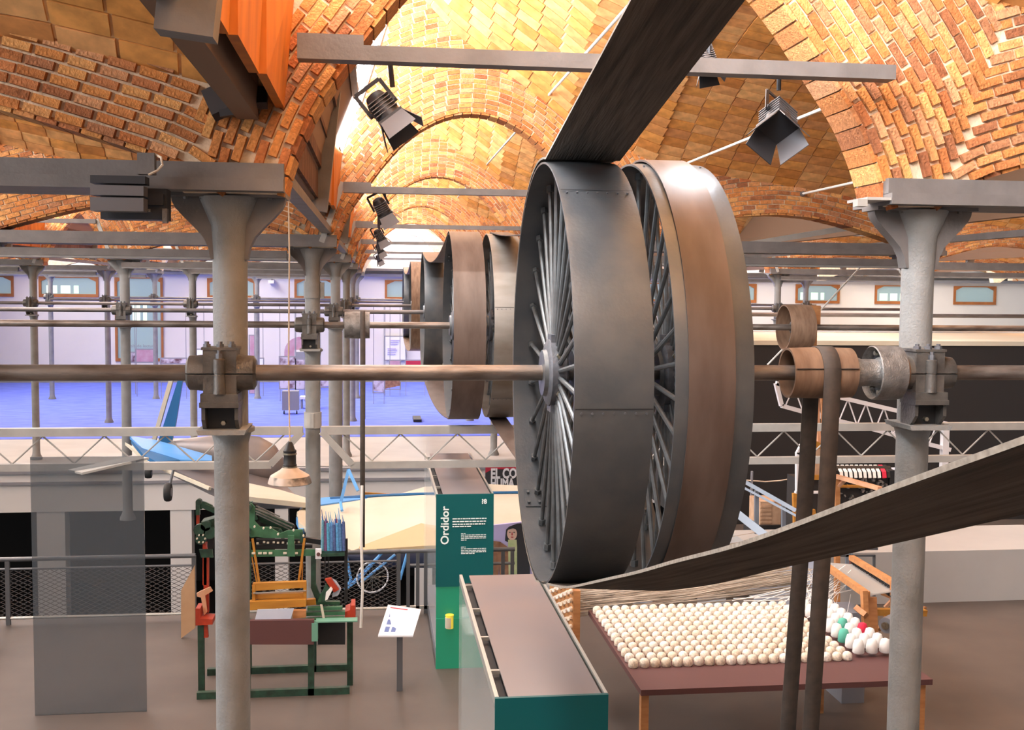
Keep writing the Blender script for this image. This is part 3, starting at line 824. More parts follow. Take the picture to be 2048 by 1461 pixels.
belt_loop('drive_belt', B1+.02, B2-.04, ROWS[2], ROWS[3], 'wide flat belt between third and fourth shafts, mostly hidden by nearer wheels', M['palebelt'], sag=.16)
belt_loop('drive_belt', A1-.003, A2+.003, ROWS[3], ROWS[4], 'orange-brown flat belt around the fourth left wheel, far down the aisle', M['wood'], sag=.16)

# belt of the nearest wheel: wraps the far side, both strands run forward past the viewer
def front_belt():
    R = RW+.012; x0, x1 = A1, A2+.03
    L = [(1130,1175),(1150,1171),(1200,1159),(1281,1141),(1341,1121),(1464,1091),(1600,1042),(1700,1000),(1849,945)]
    low = []
    for px, py in L:
        p = at(px, py, X=x0); low.append((p.y, p.z))
    low = [q for q in low if q[0] < ROWS[0]-.1]
    Rr = [(1300,1180),(1380,1172),(1450,1160),(1560,1130),(1700,1100),(1849,1065)]
    rlow = [(at(px, py, X=x1).y, at(px, py, X=x1).z) for px, py in Rr]
    def f(P, y):
        P = sorted(P)
        if y <= P[0][0]:
            a, b = P[0], P[1]; return a[1]+(b[1]-a[1])*(y-a[0])/(b[0]-a[0])
        for a, b in zip(P, P[1:]):
            if y <= b[0]: return a[1]+(b[1]-a[1])*(y-a[0])/(b[0]-a[0])
        return P[-1][1]
    ys = [.9+i*(ROWS[0]-.9)/40 for i in range(41)]
    bot = (ROWS[0]+.25, ZS-R*math.sqrt(1-.25**2/R**2))
    lowp = sorted(low)+[(ROWS[0], ZS-R)]; rp = sorted(rlow)+[(ROWS[0], ZS-R)]
    A = []; B = []
    for y in ys: A.append((y, f(lowp, y))); B.append((y, f(rp, y)))
    for it in range(3):
        A = [A[0]]+[(A[i][0], (A[i-1][1]+2*A[i][1]+A[i+1][1])/4) for i in range(1, len(A)-1)]+[A[-1]]
        B = [B[0]]+[(B[i][0], (B[i-1][1]+2*B[i][1]+B[i+1][1])/4) for i in range(1, len(B)-1)]+[B[-1]]
    n = 48; a0, a1 = -PI/2, PI/2+.16
    arc = [(ROWS[0]+R*math.cos(a0+(a1-a0)*i/n), ZS+R*math.sin(a0+(a1-a0)*i/n)) for i in range(1, n+1)]
    ty, tz = arc[-1]; s = .165
    upp = [(ty-(ty-.9)*i/14, tz+(ty-.9)*i/14*s+.012*math.sin(i*.9)*0) for i in range(1, 15)]
    PA = A+arc+upp; PB = B+arc+upp
    N = len(PA); rows = []
    for j in range(5):
        t = j/4; rows.append([(x0+(x1-x0)*t, PA[i][0]+(PB[i][0]-PA[i][0])*t, PA[i][1]+(PB[i][1]-PA[i][1])*t) for i in range(N)])
    m = MB().grid(rows, None)
    def offs(P, th):
        out = []
        for i in range(N):
            a = P[max(0, i-1)]; b = P[min(N-1, i+1)]; dy, dz = b[0]-a[0], b[1]-a[1]; l = math.hypot(dy, dz)
            out.append((P[i][0]+dz/l*th, P[i][1]-dy/l*th))
        return out
    QA, QB = offs(PA, .010), offs(PB, .010)
    rows2 = [[(x0+(x1-x0)*t/4, QA[i][0]+(QB[i][0]-QA[i][0])*t/4, QA[i][1]+(QB[i][1]-QA[i][1])*t/4) for i in range(N)] for t in range(5)]
    m.grid(rows2)
    b = thing('drive_belt', (x0, ROWS[0], ZS-R), 'dark leather belt passing overhead and beneath from the nearest wheel', 'belt', 'wide flat drive belts')
    O('strap', m, M['belt3'], b, 60)
    e = MB()
    e.grid([rows[0], rows2[0]]); e.grid([rows[-1], rows2[-1]])
    O('frayed_edge', e, M['beltedge'], b, 60)
front_belt()

# ---------------------------------------------------------------- small pulleys on the shafts
def drum(name, x0, x1, Y, R, mt, label, cat='pulley', wall=.012, group='small pulleys on the line shafts'):
    t = thing(name, ((x0+x1)/2, Y, ZS), label, cat, group)
    O('rim', MB().lathe([(x0, R-wall), (x0, R), ((x0+x1)/2, R+.004), (x1, R), (x1, R-wall)], (0, Y, ZS), 'x', 48, close=True), mt, t, 30)
    xm = (x0+x1)/2
    O('hub', MB().lathe([(xm-.06, .04), (xm-.06, .07), (xm+.06, .07), (xm+.06, .04)], (0, Y, ZS), 'x', 20), M['cast'], t)
    a = MB()
    for i in range(4):
        g = PI/4+i*PI/2; a.bar((xm, Y+.06*math.cos(g), ZS+.06*math.sin(g)), (xm, Y+(R-.005)*math.cos(g), ZS+(R-.005)*math.sin(g)), .03, .03, up=(1, 0, 0))
    O('arm', a, M['cast'], t)
    return t
Y1 = ROWS[0]
p = drum('pulley', 2.115, 2.455, Y1, .130, M['wood'], 'brown wooden drum pulley with a thin belt round it, right of the large wheels')
O('joint', MB().rng(2.12, 2.45, Y1-.1365, Y1-.1225, ZS+.028, ZS+.031), M['black'], p)
# flange coupling
c = thing('shaft_coupling', (2.6, Y1, ZS), 'dark iron flange coupling with lathed neck, beside the wooden drum at far right', 'coupling')
O('neck', MB().lathe([(2.475, .05), (2.475, .075), (2.50, .078), (2.52, .072), (2.60, .072), (2.62, .085)], (0, Y1, ZS), 'x', 32), M['oldiron'], c)
O('flange', MB().lathe([(2.60, .125), (2.575, .137), (2.58, .142), (2.66, .143), (2.72, .140), (2.725, .125)], (0, Y1, ZS), 'x', 40, close=True), M['oldiron'], c)
O('disc', MB().lathe([(2.63, .04), (2.63, .13), (2.70, .13), (2.70, .04)], (0, Y1, ZS), 'x', 40), M['hub'], c)
O('end_collar', MB().lathe([(2.725, .05), (2.725, .10), (2.75, .095), (2.77, .06)], (0, Y1, ZS), 'x', 28), M['wood'], c)
b = MB()
for i in range(6):
    g = i*PI/3+.3; b.cyl((2.60, Y1+.105*math.cos(g), ZS+.105*math.sin(g)), (2.635, Y1+.105*math.cos(g), ZS+.105*math.sin(g)), .014, n=6)
O('flange_bolt', b, M['nut'], c)
# thin belt over the drum, two strands down to the warping machine
def thin_belt():
    x0, x1 = 2.262, 2.352; R = .140; pts = []
    sl = [(Y1+.45, .6), (Y1+.30, 2.2)]
    pts = [(Y1+.42, 1.0), (Y1+.34, 1.8), (Y1+.20, 2.9), (Y1+R, ZS)]
    for i in range(1, 16): a = PI*i/16; pts.append((Y1+R*math.cos(a), ZS+R*math.sin(a)))
    pts += [(Y1-R, ZS), (Y1-.10, 3.0), (Y1-.02, 2.2), (Y1+.10, 1.0)]
    m = MB().grid([[(x0, y, z) for y, z in pts], [(x1, y, z) for y, z in pts]])
    pts2 = [(y+.004, z) for y, z in pts]
    o = O('thin_belt', m, M['strap'], smooth=50)
    so = o.modifiers.new('s', 'SOLIDIFY'); so.thickness = .006
    tag(o, 'thin dark brown belt hanging in two strands from the brown wooden drum', 'belt')
thin_belt()
Y2 = ROWS[1]
drum('pulley', 4.80, 5.11, Y2, .268, M['wood'], 'brown deep-rimmed pulley on the second shaft, seen right of the large wheels')
drum('pulley', -.355, -.075, Y2, .150, M['oldiron'], 'small grey iron drum pulley on the second shaft, left of the wheels')
def strap2():
    pts = [(Y2-.30, 1.2), (Y2-.18, 2.6), (Y2-.155, ZS)]+[(Y2+.157*math.cos(a), ZS+.157*math.sin(a)) for a in [PI-i*PI/14 for i in range(1, 14)]]+[(Y2+.157, ZS), (Y2+.16, 3.0), (Y2+.1, 2.6)]
    o = O('thin_belt', MB().grid([[(-.18, y, z) for y, z in pts], [(-.125, y, z) for y, z in pts]]), M['strap'], smooth=50)
    o.modifiers.new('s', 'SOLIDIFY').thickness = .005
    tag(o, 'narrow grey-brown belt hanging straight down from the small grey drum', 'belt')
    O_ = O('loose_belt_end', MB().tube([(-.158, Y2-.31, 1.9+.0), (-.165, Y2-.33, 1.3), (-.15, Y2-.35, .75), (-.17, Y2-.35, .3)], .018, 6), M['rope'])
    tag(O_, 'white twisted cord hanging under the narrow belt beside the green loom', 'cord')
strap2()
# orange clamp next to the second pulley and pale rope past it
q = thing('belt_guide', (5.25, Y2+.3, E-.3), 'orange painted guide post behind the brown pulley of the second shaft', 'post')
O('head', MB().rng(5.22, 5.36, Y2+.25, Y2+.35, E-.42, E-.16), M['orange'], q)
O('stem', MB().rng(5.28, 5.33, Y2+.27, Y2+.32, 0, E-.42), M['orange'], q)
a, b = at(1720, 535, Y=13.8), at(1535, 730, Y=13.5)
tag(O('rope', MB().tube([a, (a+b)/2+Vector((0, 0, -.02)), b], .011, 6), M['rope']), 'thin white rope running diagonally behind the brown pulley', 'rope')

# ---------------------------------------------------------------- pendant lamp
L = thing('pendant_lamp', (-.545, 7.2, E-1.24), 'enamelled pendant lamp with worn pale shade hanging on a long cord, left of the wheels', 'lamp')
O('cord', MB().tube([(-.545, 7.2, E+.66), (-.540, 7.2, E+.2), (-.548, 7.2, E-.5), (-.542, 7.2, E-.97)], .0055, 6), M['cord'], L)
O('socket', MB().lathe([(E-1.135, .042), (E-1.12, .044), (E-1.115, .040), (E-1.045, .038), (E-1.04, .041), (E-1.03, .041), (E-1.02, .032), (E-.985, .020), (E-.975, .012)], (-.542, 7.2, 0), 'z', 24), M['black'], L)
O('collar', MB().lathe([(E-1.055, .043), (E-1.045, .043)], (-.542, 7.2, 0), 'z', 24).lathe([(E-1.137, .046), (E-1.128, .046)], (-.542, 7.2, 0), 'z', 24), M['nut'], L)
O('shade_top', MB().lathe([(E-1.137, .045), (E-1.155, .065), (E-1.185, .115), (E-1.19, .122)], (-.542, 7.2, 0), 'z', 40), M['enamel2'], L)
O('shade', MB().lathe([(E-1.19, .122), (E-1.215, .132), (E-1.235, .138), (E-1.24, .134), (E-1.215, .120), (E-1.20, .06)], (-.542, 7.2, 0), 'z', 40), M['enamel'], L)

# ---------------------------------------------------------------- lattice girder across the second row
G = thing('lattice_girder', (X0, Y2-.05, E-1.6), 'light grey lattice girder crossing the hall below the shafts at the second row', 'girder')
gy = Y2-.04
O('top_chord', MB().rng(-6, X0-.1, gy-.05, gy+.05, E-1.655, E-1.565).rng(X0+.1, 9, gy-.05, gy+.05, E-1.655, E-1.565), M['lightbeam'], G)
O('bottom_chord', MB().rng(-6, -1.17, gy-.05, gy+.05, E-2.035, E-1.955).rng(-.29, 9, gy-.05, gy+.05, E-2.045, E-1.965), M['lightbeam'], G)
for a, b in (((-.83, E-1.62), (-1.18, E-1.99)), ((-.61, E-1.62), (-.27, E-2.0))):
    O('brace', MB().bar((a[0], gy-.03, a[1]), (b[0], gy-.03, b[1]), .075, .05), M['lightbeam'], G)
x = -5.9; up = False
while x < 8.8:
    x2 = x+.325
    if not (-1.3 < x < -.45): O('lattice_rod', MB().cyl((x, gy, E-1.655 if up else E-1.96), (x2, gy, E-1.96 if up else E-1.655), .0095, n=6), M['lightbeam'], G)
    x = x2; up = not up

# ================================================================= SPOTLIGHTS
def ob_local(build, loc, rot):
    """turn a builder's local geometry to its place"""
    Rm = Matrix.Rotation(rot[2], 4, 'Z') @ Matrix.Rotation(rot[1], 4, 'Y') @ Matrix.Rotation(rot[0], 4, 'X')
    T = Matrix.Translation(Vector(loc)) @ Rm
    build.v = [tuple(T @ Vector(v)) for v in build.v]; return build
def spotlight(loc, rot, sc, label, top=None, det=True):
    t = thing('spotlight', loc, label, 'spotlight', 'black stage spotlights on the tie bars')
    def P(name, b, m):
        b.v = [(x*sc, y*sc, z*sc) for x, y, z in b.v]; O(name, ob_local(b, loc, rot), m, t)
    b = MB().cyl((0, 0, .20), (0, 0, .02), .085, .10, 20).lathe([(.20, .085), (.24, .07), (.255, .03)], (0, 0, 0), 'z', 20)
    P('body', b, M['spot'])
    if det:
        f = MB()
        for i in range(5): f.rng(-.095, .095, -.095, .095, .06+i*.028, .066+i*.028)
        P('cooling_fin', f, M['spotgrey'])
        P('face_ring', MB().rng(-.105, .105, -.105, .105, -.005, .02), M['spot'])
        for i in range(4):
            g = i*PI/2; c, s = math.cos(g), math.sin(g)
            pts = [(.10, -.10, 0), (.10, .10, 0), (.17, .125, -.15), (.17, -.125, -.15)]
            q = [(c*x-s*y, s*x+c*y, z) for x, y, z in pts]; q2 = [(c*(x+.006)-s*y, s*(x+.006)+c*y, z) for x, y, z in pts]
            P('barn_door', MB().add(q+q2, [(0,1,2,3),(7,6,5,4),(0,4,5,1),(1,5,6,2),(2,6,7,3),(3,7,4,0)]), M['spotgrey'] if i in (0, 3) else M['spot'])
    y = MB().bar((-.115, 0, .10), (-.115, 0, .32), .03, .008).bar((.115, 0, .10), (.115, 0, .32), .03, .008).bar((-.115, 0, .32), (.115, 0, .32), .03, .008)
    y.cyl((-.12, 0, .12), (-.10, 0, .12), .02, n=8).cyl((.12, 0, .12), (.10, 0, .12), .02, n=8)
    P('yoke', y, M['spot'])
    if top: O('hanger', MB().cyl(tuple(Vector(loc)+Vector((0, 0, .25*sc))), top, .012, n=8), M['spot'], t)
    return t
Yt = ROWS[0]-.15
spotlight((.075, Yt, E+.80), (math.radians(-10), math.radians(-38), 0), .62, 'large black spotlight with barn doors, hanging top left of the wheels', (.06, Yt, E+1.1))
spotlight((1.98, Yt, E+.82), (math.radians(-35), math.radians(32), .3), .72, 'black spotlight with open barn doors under the tiled vault, upper right', (1.98, Yt, E+1.1))
spotlight((1.62, Yt, E+1.10), (math.radians(-25), math.radians(-12), 0), .42, 'added black spotlight above the second large wheel, shining down on the rims', (1.62, Yt, E+1.16))  # added fixture, put here to brighten the rim of the second wheel
def lamp(loc, to, e, ang, name):
    l = bpy.data.lights.new(name, 'SPOT'); l.energy = e; l.spot_size = math.radians(ang); l.spot_blend = .9; l.shadow_soft_size = .16; l.color = (.84, .92, 1)
    o = bpy.data.objects.new(name, l); COL.objects.link(o); o.location = loc
    o.rotation_euler = (Vector(to)-Vector(loc)).to_track_quat('-Z', 'Y').to_euler()
lamp((.172, Yt-.03, E+.676), (1.05, 4.9, E+.12), 60, 110, 'spotlight_beam')
lamp((1.60, Yt-.05, E+1.05), (1.5, 4.95, E+.10), 40, 110, 'spotlight_beam')  # beam of the added spotlight over the second wheel
for k in (1, 2, 3, 4):
    Y = ROWS[k]-.1; p = at({1: 770, 2: 763, 3: 762, 4: 760}[k], {1: 420, 2: 474, 3: 500, 4: 519}[k], Y=Y)
    spotlight((p.x, p.y, p.z-.05), (.3, -.5, 0), .8, 'black spotlight under the %s tie bar of the central aisle' % ORD[k], (p.x, p.y, E+1.08))
# box luminaires and cable at the upper left, under the first steel beam
q = thing('track_light', (-1.16, 5.3, E+.35), 'black and grey box-shaped track light under the steel beam, upper left', 'spotlight')
def pxbox(mb, x0, y0, x1, y1, Y, th):
    a = at(x0, y0, Y=Y); b = at(x1, y1, Y=Y); return mb.rng(min(a.x, b.x), max(a.x, b.x), Y, Y+th, min(a.z, b.z), max(a.z, b.z))
O('lamp_body', pxbox(pxbox(MB(), 200, 375, 333, 440, 5.42, .12), 296, 388, 326, 410, 5.39, .05), M['spot'], q)
O('grey_housing', pxbox(pxbox(MB(), 180, 370, 287, 392, 5.30, .1), 180, 394, 287, 423, 5.28, .1), M['spotgrey'], q)
O('rail', pxbox(MB(), 180, 350, 290, 368, 5.33, .1), M['spot'], q)
O('hinge', pxbox(MB(), 324, 417, 334, 446, 5.38, .04), M['oldiron'], q); O('hinge', pxbox(MB(), 287, 418, 301, 424, 5.36, .02), M['oldiron'], q)
q = thing('junction_box', (-1.09, 5.4, E+.6), 'flat grey steel box standing on the beam, upper left', 'box')
O('box', pxbox(MB(), 274, 305, 309, 349, 5.36, .05), M['beam'], q)
q = O('cable', MB().tube([at(309, 308, Y=5.38), at(322, 315, Y=5.36), at(325, 330, Y=5.34), at(315, 341, Y=5.33), at(297, 350, Y=5.32)], .006, 6), M['cord'])
tag(q, 'striped cable looping from the grey box beside the upper left beam', 'cable')
q = O('gutter_bracket', MB().bar(at(425, 180, Y=5.6), at(447, 228, Y=5.5), .10, .05).bar(at(440, 228, Y=5.5), at(480, 222, Y=5.5), .035, .05).bar(at(518, 180, Y=5.55), at(518, 212, Y=5.5), .075, .05), M['spot'])
tag(q, 'dark steel brackets in the valley above the nearest left capital', 'bracket')
q = O('angle_bracket', pxbox(pxbox(MB(), 1716, 398, 1735, 413, 5.5, .06), 1735, 394, 1790, 401, 5.5, .25), M['lightbeam'])
tag(q, 'pale steel shelf bracket beside the capital of the right column', 'bracket')

# ================================================================= THINGS BEYOND THE SHAFTS
# slanted grey roof bar seen through the low arch on the right
q = O('roof_bar', MB().bar(at(1490, 490, Y=14.5), at(1720, 452, Y=13.6), .07, .07), M['lightbeam']); tag(q, 'slanting grey steel bar under the low brick arch on the right', 'bar')
# ---- railing with mesh panels along the floor opening
RY = 14.05
def rail(x0, x1, ztop, label, posts, group='mesh railings round the floor opening'):
    t = thing('mesh_railing', (x0, RY, 0), label, 'railing', group)
    O('top_rail', MB().cyl((x0, RY, ztop), (x1, RY, ztop), .028, n=12), M['steelp'], t)
    O('middle_rail', MB().cyl((x0, RY, ztop-.12), (x1, RY, ztop-.12), .014, n=8), M['steelp'], t)
    O('bottom_rail', MB().cyl((x0, RY, .08), (x1, RY, .08), .018, n=8), M['chrome'], t)
    for x in posts: O('post', MB().rng(x-.025, x+.025, RY-.02, RY+.02, 0, ztop), M['steelp'], t)
    me = MB(); s = .052; zt = ztop-.14; zb = .10; h = zt-zb
    x = x0
    a = .5
    while x < x1:
        for d in (1, -1):
            xs, xe = (x, x+h/a) if d > 0 else (x+h/a, x)
            # clip to the panel
            pts = []
            p0, p1 = Vector((xs, RY, zb)), Vector((xe, RY, zt))
            lo, hi = 0., 1.
            for k in range(2):
                pass
            dx = p1.x-p0.x
            t0 = 0; t1 = 1
            if dx > 0: t1 = min(1, (x1-p0.x)/dx); t0 = max(0, (x0-p0.x)/dx)
            else: t0 = max(0, (x1-p0.x)/dx); t1 = min(1, (x0-p0.x)/dx)
            if t1 > t0: me.bar(p0+(p1-p0)*t0, p0+(p1-p0)*t1, .006, .003)
        x += s*2
    xx = x0-h/a
    while xx < x0:
        p0, p1 = Vector((xx, RY, zb)), Vector((xx+h/a, RY, zt)); t0 = (x0-p0.x)/(h/a)
        me.bar(p0+(p1-p0)*t0, p1, .006, .003)
        p0, p1 = Vector((xx+h/a, RY, zb)), Vector((xx, RY, zt)); t1 = (x0-p0.x)/(-(h/a))
        me.bar(p0, p0+(p1-p0)*t1, .006, .003)
        xx += s*2
    O('wire_mesh', me, M['meshm'], t, kind='stuff')
rail(-6.5, -2.2, .80, 'dark mesh railing at lower left in front of the black doorway', (-6.4, -4.4, -2.22))
rail(-1.95, .30, .80, 'dark mesh railing between the green loom and the teal display case', (-1.93, .28))
t = thing('railing_gate', (.4, RY, 0), 'dark steel rail gate with upright bars beside the teal case', 'gate')
O('top_rail', MB().cyl((.28, RY, .80), (1.75, RY, .80), .028, n=12), M['steelp'], t)
O('lower_rail', MB().cyl((.42, RY, .62), (1.75, RY, .62), .02, n=8), M['steelp'], t)
for x in (.40, .52, .62, 1.36, 1.60, 1.72): O('post', MB().rng(x-.022, x+.022, RY-.02, RY+.02, 0, .8), M['steelp'], t)
O('foot_rail', MB().rng(.28, 1.75, RY-.02, RY+.02, .06, .10), M['chrome'], t)
q = O('tan_board', MB().prism([(at(362, 1160, Y=13.3).x, .92-.35), (at(389, 1130, Y=13.3).x, .86), (at(390, 1248, Y=13.3).x, .12), (at(362, 1275, Y=13.3).x, 0)], 13.3, 13.34), M['tan'])
tag(q, 'upright tan board leaning against the railing, left of the nearest column', 'board')
# column collars of pale wall pieces at the doorway
q = O('smoke_glass_screen', MB().rng(at(60, 915, Y=11).x, at(287, 915, Y=11).x, 11, 11.02, 0, at(60, 915, Y=11).z), mat('smoked_glass', (.10,.115,.13), .15, spec=.4, alpha=.5)); tag(q, 'smoked glass screen at the lower left edge in front of the railing', 'screen')
q = O('screen_top', MB().bar(at(150, 945, Y=11.0), at(282, 915, Y=11.3), .02, .5), M['lightbeam']); tag(q, 'pale slanting top of the smoked glass screen, lower left', 'shelf')

# ---- aeroplane with blue tail
def loft(rings, mb=None, caps=True):
    mb = mb or MB(); n = len(rings[0]); vs = [p for r in rings for p in r]
    fs = [(k*n+i, k*n+(i+1) % n, (k+1)*n+(i+1) % n, (k+1)*n+i) for k in range(len(rings)-1) for i in range(n)]
    if caps: fs += [tuple(range(n)), tuple(range((len(rings)-1)*n, len(rings)*n))]
    return mb.add(vs, fs)
def ring(c, ry, rz, n=16): return [(c[0], c[1]+ry*math.cos(2*PI*i/n), c[2]+rz*math.sin(2*PI*i/n)) for i in range(n)]
def slab(pts, th):
    """convex outline in space, thickened downwards"""
    n = len(pts); v = [Vector(p) for p in pts]; w_ = [p-Vector((0, 0, th)) for p in v]
    return MB().add(v+w_, [tuple(range(n)), tuple(range(2*n-1, n-1, -1))]+[(i, n+i, n+(i+1) % n, (i+1) % n) for i in range(n)])
PY = 20.5
A = thing('aeroplane', (-3, PY, E-3), 'metal aeroplane with blue tail fin, behind the nearest left column', 'aeroplane')
c = lambda px, py, y=PY: at(px, py, Y=y)
fus = [(330, 897, .10), (365, 897, .17), (420, 902, .27), (480, 910, .36), (520, 918, .40), (550, 928, .34), (575, 942, .12)]
O('fuselage', loft([ring(c(x, y), r, r) for x, y, r in fus]), M['silver'], A, 50)
O('tail_fin', MB().prism([(c(356, 762).x, c(356, 762).z), (c(363, 740).x, c(363, 740).z), (c(366, 760).x, c(366, 760).z), (c(352, 850).x, c(352, 850).z), (c(343, 890).x, c(343, 890).z), (c(315, 890).x, c(315, 890).z)], PY-.05, PY+.05), M['dkblue'], A)
O('fin_edge', MB().bar(c(347, 745), c(308, 882), .07, .12), M['cream'], A)
O('tailplane', slab([c(258, 872, PY-.2), c(310, 880, PY-.3), c(424, 912, PY-.9), c(424, 922, PY-1.3), c(360, 920, PY-1.4), c(285, 897, PY-1.2)], .05), M['blue'], A)
O('elevator', slab([c(262, 880, PY-1.0), c(285, 898, PY-1.3), c(360, 921, PY-1.5), c(312, 924, PY-1.7), c(286, 909, PY-1.5)], .06), M['dkblue'], A)
O('pale_rudder', slab([c(250, 885, PY-.9), c(268, 895, PY-1.0), c(330, 935, PY-1.8), c(303, 930, PY-1.7)], .05), M['cream'], A)
O('wing', slab([c(335, 933, PY-1.5), c(432, 936, PY-.5), c(520, 945, PY), c(560, 962, PY-.2), c(606, 1003, PY-1.6), c(490, 1004, PY-2.4), c(420, 975, PY-2.2)], .12), M['silver'], A)
O('wing_edge', MB().bar(c(325, 938, PY-1.6), c(420, 978, PY-2.3), .05, .06), M['cream'], A)
O('wing', slab([c(488, 965, PY-1.5), c(560, 980, PY-1.8), c(625, 1000, PY-2.2), c(628, 1008, PY-2.6), c(488, 993, PY-2.8)], .08), M['cream'], A)
for x, y, yy, r in ((297, 947, PY-1, .09), (336, 985, PY-2.2, .15)):
    w_ = c(x, y, yy); o = O('wheel', MB().lathe([(-.05, r*.5), (-.05, r*.9), (-.02, r), (.02, r), (.05, r*.9), (.05, r*.5)], w_, 'x', 20), M['rubber'], A)
    O('wheel_hub', MB().lathe([(-.055, .01), (-.055, r*.45), (.055, r*.45)], w_, 'x', 12), M['grey'], o)
    O('strut', MB().cyl(w_, w_+Vector((.08, .1, .38)), .022, n=8), M['steelp'], A)

# ---- cream glider wing with blue edging
GY = 17.0
A = thing('glider', (0, GY, E-3.6), 'cream fabric glider with blue edged wing, behind the teal display case', 'aeroplane')
top = [(593, 1030, 18.0), (610, 1008, 18.8), (660, 1000, 19.0), (760, 994, 19.1), (868, 990, 19.2), (960, 989, 19.3), (1045, 988, 19.4), (1200, 988, 19.4)]
bot = [(597, 1045, 17.2), (620, 1062, 17.0), (665, 1085, 16.9), (705, 1102, 16.8), (842, 1048, 17.0), (960, 1066, 16.9), (1045, 1045, 17.0), (1200, 1020, 17.0)]
rows = []
for k in range(7):
    t = k/6; r = []
    for a, b in zip(top, bot):
        p = at(a[0], a[1], Y=a[2]).lerp(at(b[0], b[1], Y=b[2]), t); p.z += .10*math.sin(PI*t); r.append(p)
    rows.append(r)
O('wing', MB().grid(rows, (0, 0, -.08)), M['cream'], A, 60)
O('blue_edge', MB().tube([at(a, b, Y=c_)+Vector((0, 0, .02)) for a, b, c_ in top[2:]], .028, 6), M['dkblue'], A)
O('blue_edge', MB().tube([at(a, b, Y=c_)+Vector((0, 0, -.02)) for a, b, c_ in ((930, 1071, 16.85), (960, 1067, 16.85), (1000, 1058, 16.9), (1045, 1045, 16.95))], .028, 6), M['dkblue'], A)
O('wing_tip', slab([at(592, 1036, Y=17.8), at(604, 1008, Y=18.6), at(640, 996, Y=19.2), at(735, 990, Y=19.3), at(735, 997, Y=19.0), at(640, 1010, Y=18.4), at(604, 1062, Y=17.0)], .10), M['blue'], A)
O('flap', slab([at(718, 1094, Y=16.7), at(842, 1047, Y=16.9), at(868, 1057, Y=16.9), at(1010, 1076, Y=16.8), at(1010, 1092, Y=16.4), at(868, 1091, Y=16.4), at(730, 1100, Y=16.4)], .05), M['tanfab'], A)
O('upper_panel', slab([at(800, 988, Y=19.3), at(850, 974, Y=19.8), at(960, 968, Y=20.0), at(1045, 972, Y=20), at(1045, 992, Y=19.4), at(800, 994, Y=19.2)], .04), M['cream'], A)
O('hull', loft([ring(at(x, y, Y=16.6), r, r) for x, y, r in ((690, 1112, .05), (760, 1113, .16), (860, 1110, .2), (1000, 1106, .2), (1120, 1100, .1))]), M['navy'], A, 50)
O('strut', MB().bar(at(697, 940, Y=18.4), at(681, 1008, Y=18.2), .05, .05).bar(at(697, 940, Y=18.4), at(716, 982, Y=18.2), .05, .05).bar(at(681, 1005, Y=18.2), at(684, 1022, Y=18.0), .04, .04), M['blue'], A)
O('wooden_rib', MB().bar(at(725, 988, Y=19.4), at(790, 992, Y=19.5), .06, .04), M['amber'], A)
# ---- blue bicycle under it
A = thing('bicycle', (.0, 16.2, 0), 'blue bicycle with a thin white tyre behind the mesh railing', 'bicycle')
wc = at(745, 1155, Y=15.6)
def hoop(c_, r, rr, n=36): return [(c_.x+r*math.cos(2*PI*i/n), c_.y+.15*r*math.cos(2*PI*i/n), c_.z+r*math.sin(2*PI*i/n)) for i in range(n+1)]
wr = O('wheel', MB().tube(hoop(wc, .215, 0), .012, 6), M['white'], A)
sp = MB()
for i in range(12):
    g = 2*PI*i/12; sp.cyl(wc, wc+Vector((.21*math.cos(g), .03*math.cos(g), .21*math.sin(g))), .002, n=3)
O('spoke', sp, M['chrome'], wr)
fr = MB()
for (a, b, r) in (((690, 1180), (722, 1155), .02), ((722, 1155), (765, 1105), .02), ((765, 1105), (690, 1180), .014), ((690, 1100), (702, 1160), .02), ((702, 1160), (690, 1180), .02), ((722, 1165), (790, 1110), .018), ((815, 1105), (800, 1160), .02)):
    fr.cyl(at(*a, Y=15.6), at(*b, Y=15.6), r, n=8)
O('frame', fr, M['blue'], A)
O('saddle', MB().box(at(765, 1103, Y=15.6), (.16, .1, .04)), M['rubber'], A)

# ---- exhibition pieces on the blue floor far behind
def sheet(name, px, Y, th, m, label, cat, group=None, wires=True, legs=False):
    pts = [at(x, y, Y=Y) for x, y in px]
    t = thing(name, (pts[0].x, Y, pts[0].z), label, cat, group)
    O('panel', MB().prism([(p.x, p.z) for p in pts], Y, Y+th), m, t)
    xs = [p.x for p in pts]; zs = [p.z for p in pts]
    fr = MB(); a = .04
    fr.rng(min(xs)-a, max(xs)+a, Y+.005, Y+th+.01, min(zs)-a, min(zs)).rng(min(xs)-a, max(xs)+a, Y+.005, Y+th+.01, max(zs), max(zs)+a)
    fr.rng(min(xs)-a, min(xs), Y+.005, Y+th+.01, min(zs), max(zs)).rng(max(xs), max(xs)+a, Y+.005, Y+th+.01, min(zs), max(zs))
    O('frame', fr, M['grey'], t)
    if wires:
        wv = MB()
        for x in (min(xs), max(xs)): wv.cyl((x, Y+.02, 0), (x, Y+.02, E-.6), .012, n=4)
        O('wire', wv, M['grey'], t)
    return t
gp = 'picture panels on thin wires'
sheet('picture_panel', [(560, 715), (590, 715), (590, 777), (560, 777)], 41, .03, M['photo'], 'leftmost of the two picture panels above the grey trolley', 'panel', gp)
sheet('picture_panel', [(592, 720), (609, 720), (609, 778), (592, 778)], 41, .03, M['photo'], 'narrow picture panel directly left of the second column', 'panel', gp)
sheet('picture_panel', [(641, 735), (662, 735), (662, 772), (641, 774)], 42, .03, M['photo'], 'reddish picture panel between the second and third columns', 'panel', gp)
sheet('picture_panel', [(747, 740), (768, 742), (768, 785), (747, 782)], 40, .03, M['photo'], 'tilted small picture panel right of the hanging belt', 'panel', gp)
